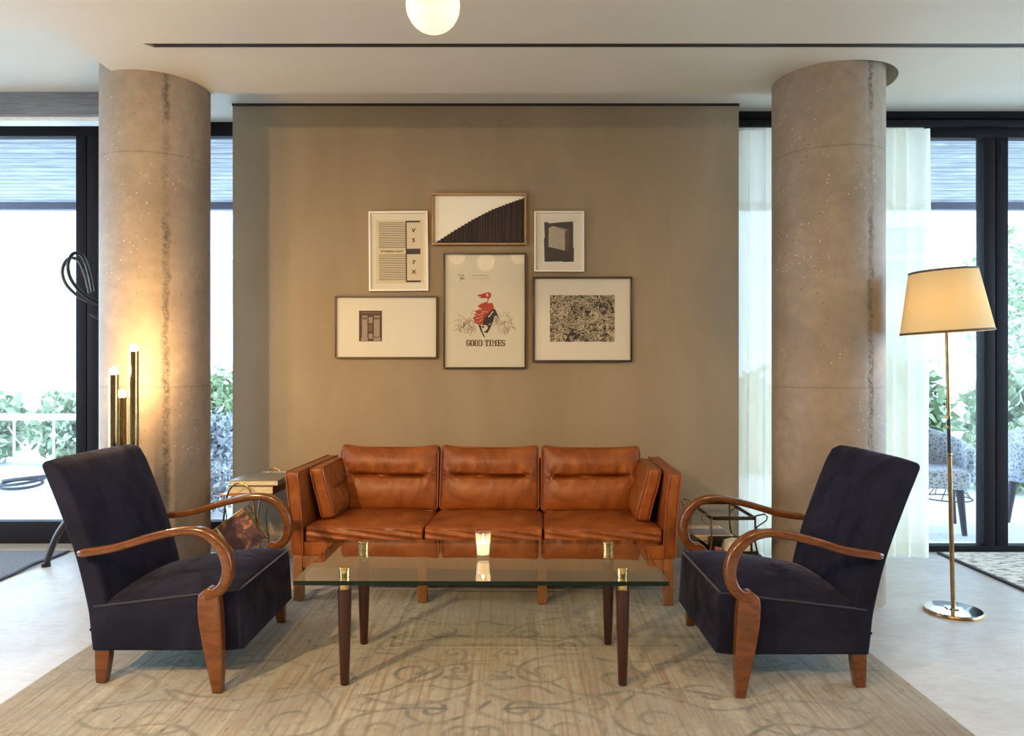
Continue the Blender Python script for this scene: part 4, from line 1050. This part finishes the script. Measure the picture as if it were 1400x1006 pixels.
def periodical_rack():
    R = thing('metal_magazine_table', 'low dark metal magazine table between the sofa and the right armchair', 'magazine table', (1.215, 4.26, 0))
    Bk = M['black']; OB = M['oldbrass']
    x0, x1, y0, y1 = -.115, .125, -.23, .24
    tilt = .0
    for (x, y, sx) in ((x0, y0, -1), (x1, y0, 1), (x0, y1, -1), (x1, y1, 1)):
        mb = MB(); mb.tube([(x+sx*.055, y, .003), (x+sx*.02, y, .16), (x, y, .26), (x, y, .405)], .0055, 8)
        mb.tube([(x, y, .32), (x+sx*.01, y, .345), (x+sx*.055, y-.02, .385), (x+sx*.06, y-.02, .405), (x+sx*.045, y-.015, .418), (x, y, .405)], .0042, 8)
        mb.build('post', OB if sx < 0 else M['wire'], R)
    mb = MB(); mb.box(x0, x1, y0-.003, y0+.003, .382, .402); mb.box(x0, x1, y1-.003, y1+.003, .382, .402)
    mb.box(x0-.003, x0+.003, y0, y1, .382, .402); mb.box(x1-.003, x1+.003, y0, y1, .382, .402)
    mb.build('top_frame', M['wire'], R, bevel=.001)
    MB().box(x0-.02, x1+.03, y0-.02, y1+.01, .186, .194).build('shelf', M['wire'], R, bevel=.001)
    mb = MB(); mb.box(x0+.005, x1+.02, y0+.0, y0+.004, .194, .21); mb.build('shelf_lip', Bk, R)
    mb = MB(); a, b, c, d = x0+.012, x1-.010, y0+.012, y0+.125
    mb.box(a, b, d-.004, d, .195, .266); mb.box(a, a+.004, c, d-.004, .195, .266); mb.box(b-.004, b, c, d-.004, .195, .266); mb.box(a+.004, b-.004, c, d-.004, .195, .199)
    t = thing('black_open_box', 'black open fronted box on the magazine table shelf', 'box', (1.215, 4.26, 0)); mb.build('box_shell', Bk, t, bevel=.001)
    # stack of magazines leaning left of the box
    cols = ['cream', 'pages', 'lilac', 'cream', 'pages', 'cover_grey', 'pages', 'cream', 'pages']
    for k in range(11):
        last = k == 10
        t = thing('magazine', 'top magazine with red masthead on a cream and lilac cover, on the stack' if last else 'cream edged magazine under others in the stack beside the right armchair', 'magazine',
                  (1.245-.010*k, 4.29+.004*(k % 3), .1945+.0068*k), .03*((k*7) % 5-2)*.4, 'stacked magazines beside the right armchair')
        MB().box(-.105, .105, -.125, .125, 0, .0062).build('cover', M['cream'] if last else M[cols[k % 9]], t, bevel=.0006)
        if last:
            MB().box(-.105, .105, -.125, .045, .0063, .0066).build('cover_picture', M['lilac'], t, smooth=False)
            text('lettering', 'ISLAND LIFE', .036, M['red'], t, (0, .088, .0066), rot=(0, 0, 0), sx=.95, bold=.001)
    # sheaf of magazines standing in the shelf
    t = thing('white_case', 'white rounded case with a small dark emblem in the black box', 'case', (1.262, 4.094, .1995))
    mb = MB(); mb.prism([(-.083, 0), (.058, 0), (.058, .045), (.03, .060), (-.02, .062), (-.068, .050), (-.080, .02)], -.05, .05, 'y'); mb.build('case_body', M['white'], t, bevel=.006)
    mb = MB(); mb.lathe([(.0085, 0), (.0085, .0012)], 16); mb.build('emblem', M['black'], t, loc=(-.045, -.0505, .030), rot=(PI/2, 0, 0))
    t = tag(MB().sphere((0, 0, .014), .017, 14, 8).sphere((.024, .01, .012), .013, 14, 8).build('wrapped_sweets', M['pink'], loc=(1.134, 4.058, .199)), 'small pink wrapped bundle at the left end of the black box', 'bundle')
periodical_rack()

# ------------------------------------------------------------ outside
struct(MB().box(-16, 16, 5.13, 16, -.05, 0).build('paving_ground', M['paving'], smooth=False))
struct(MB().box(-16, -5.61, -6, 5.13, -.05, 0).build('paving_ground', M['paving'], smooth=False))
struct(MB().box(5.71, 16, -6, 5.13, -.05, 0).build('paving_ground', M['paving'], smooth=False))
struct(MB().box(-9, 9, 5.22, 7.35, 2.87, 2.95).build('canopy_roof', M['canopy'], smooth=False))
struct(MB().box(-9, 9, 7.28, 7.36, 2.80, 2.99).build('canopy_edge', plain('edge_metal', (.10, .09, .12), .5), smooth=False))
bld = thing('white_building', 'white rendered building with tall sash windows across the yard', 'building', (0, 12.5, 0))
MB().box(-14, 14, 0, .3, 0, 6).build('wall', M['render'], bld, smooth=False)
MB().box(-8.6, -8.2, -.25, 0, 0, 6).build('downpipe_pier', plain('pale_blue_render', (.70, .78, .86), .7), bld, smooth=False)
for (xa, xb, za, zb) in ((-7.8, -7.25, 1.0, 3.95), (-4.9, -4.35, 2.3, 3.9), (6.3, 7.3, 2.6, 3.6), (8.3, 9.3, 2.6, 3.6), (6.3, 7.3, .9, 1.9)):
    f = MB(); f.box(xa-.10, xb+.10, -.06, 0, za-.12, za); f.box(xa-.10, xb+.10, -.06, 0, zb, zb+.1); f.box(xa-.1, xa, -.06, 0, za, zb); f.box(xb, xb+.1, -.06, 0, za, zb); f.box(xa, xb, -.05, 0, (za+zb)/2-.05, (za+zb)/2+.05)
    f = f.build('window', M['white'], bld, smooth=False)
    MB().box(xa, xb, -.02, .0, za, zb).build('pane', M['pane'], f, smooth=False)
MB().box(-14, 14, -.04, 0, .6, .66).build('plinth_band', M['white'], bld, smooth=False)
def foliage(n, cx, cy, cz, rx, ry, rz_, leaf, seed, up=.3, zmin=.02):
    g = np.random.default_rng(seed); vs = []; fs = []
    for k in range(n):
        d = g.normal(size=3); d /= np.linalg.norm(d); r = g.random()**.45
        p = np.array([cx+d[0]*rx*r, cy+d[1]*ry*r, max(zmin, cz+d[2]*rz_*r)])
        a = g.normal(size=3)+np.array([0, 0, up]); a /= np.linalg.norm(a); b = np.cross(a, g.normal(size=3)); b /= np.linalg.norm(b)+1e-9
        c = np.cross(a, b); L = leaf*g.uniform(.6, 1.4); w = L*.28; o = len(vs)
        vs += [tuple(p), tuple(p+a*L*.5+b*w+c*L*.06), tuple(p+a*L), tuple(p+a*L*.5-b*w+c*L*.06)]; fs.append((o, o+1, o+2, o+3))
    return MB().add(vs, fs)
def shrub(name, label, x, y, h, rx, n, leaf, mat, seed, cz=None, rz_=None, ry=None):
    R = thing(name, label, 'shrub', (x, y, 0), 0, 'shrubs in the yard')
    foliage(n, 0, 0, cz if cz else h*.5, rx, ry or rx*.7, rz_ or h*.5, leaf, seed, zmin=.03).build('foliage', mat, R, smooth=False)
    mb = MB(); q = random.Random(seed)
    for k in range(5): mb.tube([(q.uniform(-.05, .05), q.uniform(-.05, .05), 0), (q.uniform(-rx, rx)*.3, q.uniform(-.1, .1), h*.4), (q.uniform(-rx, rx)*.6, q.uniform(-.2, .2), h*.8)], .012, 6)
    mb.build('stem', M['bark'], R)
for i, (x, y, h, rx, n, lf, mt, lab) in enumerate((
    (-6.75, 9.3, .95, .60, 1800, .13, 'leaf', 'low green hedge shrub at the far left beyond the white table'),
    (-5.50, 9.3, .92, .60, 1800, .13, 'leaf', 'low green hedge shrub behind the leg of the white table'),
    (-4.75, 9.9, .95, .45, 1000, .12, 'leaf', 'low green shrub behind the dark post of the left window'),
    (-3.80, 9.2, 1.25, .5, 1500, .12, 'leaf', 'green bush at the top of the gap between left column and wall'),
    (-3.05, 7.3, .80, .55, 1900, .075, 'leafb', 'blue grey small leaved bush in the gap beside the wall'),
    (-2.62, 6.1, .42, .42, 1200, .06, 'leafb', 'low silvery ground cover in the gap beside the wall'),
    (4.55, 8.6, 1.30, .55, 1700, .17, 'leaf', 'broad leaved green bush seen behind the floor lamp pole'),
    (5.90, 8.6, 1.20, .55, 1700, .17, 'leaf', 'broad leaved green bush right of the dark window post'),
    (5.00, 7.3, .62, .60, 1400, .10, 'leaf', 'low leafy shrub behind the outdoor chairs'),
    (2.9, 8.6, 1.2, .6, 1200, .15, 'leaf', 'green bush behind the white curtain'))):
    shrub('garden_shrub', lab, x, y, h, rx, n, lf, M[mt], 50+i)
R = thing('garden_tree', 'slender pale leaved tree beyond the right window', 'tree', (6.9, 9.6, 0), 0)
foliage(2600, 0, 0, 2.1, 1.1, .8, 1.1, .11, 90).build('crown', M['leaf'], R, smooth=False)
MB().tube([(0, 0, 0), (.05, 0, .8), (-.05, .05, 1.5), (.1, 0, 2.4)], .035, 8).build('trunk', M['bark'], R)
# white garden table
R = thing('garden_table', 'white metal garden table outside the left window', 'table', (-5.5, 8.0, 0))
MB().box(-.95, 1.15, -.35, .35, .672, .70).build('tabletop', M['white'], R, bevel=.004)
for (x, y) in ((-.85, -.3), (.26, -.3), (-.85, .3), (.30, .3), (1.05, -.3), (1.05, .3)): MB().tube([(x, y, 0), (x, y, .675)], .013, 8).build('leg', M['white'], R)
mb = MB()
for s in (-1, 1): mb.tube(spline([(s*.1+.1, -.3, .60), (s*.25+.05, -.3, .45), (s*.45, -.3, .35), (s*.55, -.3, .5), (s*.45, -.3, .58)], 6), .007, 6)
mb.build('scroll_brace', M['white'], R)
R = thing('coiled_hose', 'dark garden hose coiled on the paving outside the left window', 'hose', (-4.98, 7.42, 0))
mb = MB()
for k in range(3): mb.tube([(.20*cos(t)+.02*k, .15*sin(t), .018+.03*k+.05*(.5+.5*sin(t+k))) for t in np.linspace(0, 2*PI, 28)[:-1]], .014, 8, closed=True)
mb.build('hose_loops', M['outleg'], R)
def garden_chair(x, y, rz, lab):
    R = thing('garden_armchair', lab, 'armchair', (x, y, 0), rz, 'patterned garden armchairs')
    soft_box(.27, .27, .07, .04, 14).build('seat', M['fabric'], R, loc=(0, 0, .40))
    def fn(P, V):
        P = P.copy(); a = P[:, 0]/.28*1.35; r = .30+P[:, 1]; h = P[:, 2]
        hh = h*(.62+.38*np.cos(np.clip(a, -1.35, 1.35))**2)+.04*np.cos(a)
        return np.stack([r*np.sin(a), r*np.cos(a)*1.0-.02, hh], -1)
    soft_box(.40, .035, .20, .03, 26, fn).build('backrest', M['fabric'], R, loc=(0, .02, .50))
    for (a, b) in ((-.2, -.2), (.2, -.2), (-.2, .2), (.2, .2)):
        MB().tube([(a*1.15, b*1.15, 0), (a, b, .35)], [.018, .030], 10).build('leg', M['outleg'], R)
garden_chair(3.17, 5.62, -.4, 'blue grey patterned garden armchair outside, left of the window post')
garden_chair(4.20, 5.62, .25, 'blue grey patterned garden armchair outside, right of the window post')
R = thing('wire_stool', 'round looped wire stool outside the right window', 'stool', (4.02, 6.75, 0))
mb = MB()
for z in (.02, .32): mb.tube([(.2*cos(t), .2*sin(t), z) for t in np.linspace(0, 2*PI, 25)[:-1]], .007, 6, closed=True)
for k in range(8):
    t = k*PI/4; mb.tube([(.2*cos(t), .2*sin(t), .02), (.1*cos(t+.3), .1*sin(t+.3), .17), (.2*cos(t+.6), .2*sin(t+.6), .32)], .005, 6)
mb.build('wire_frame', M['outleg'], R)
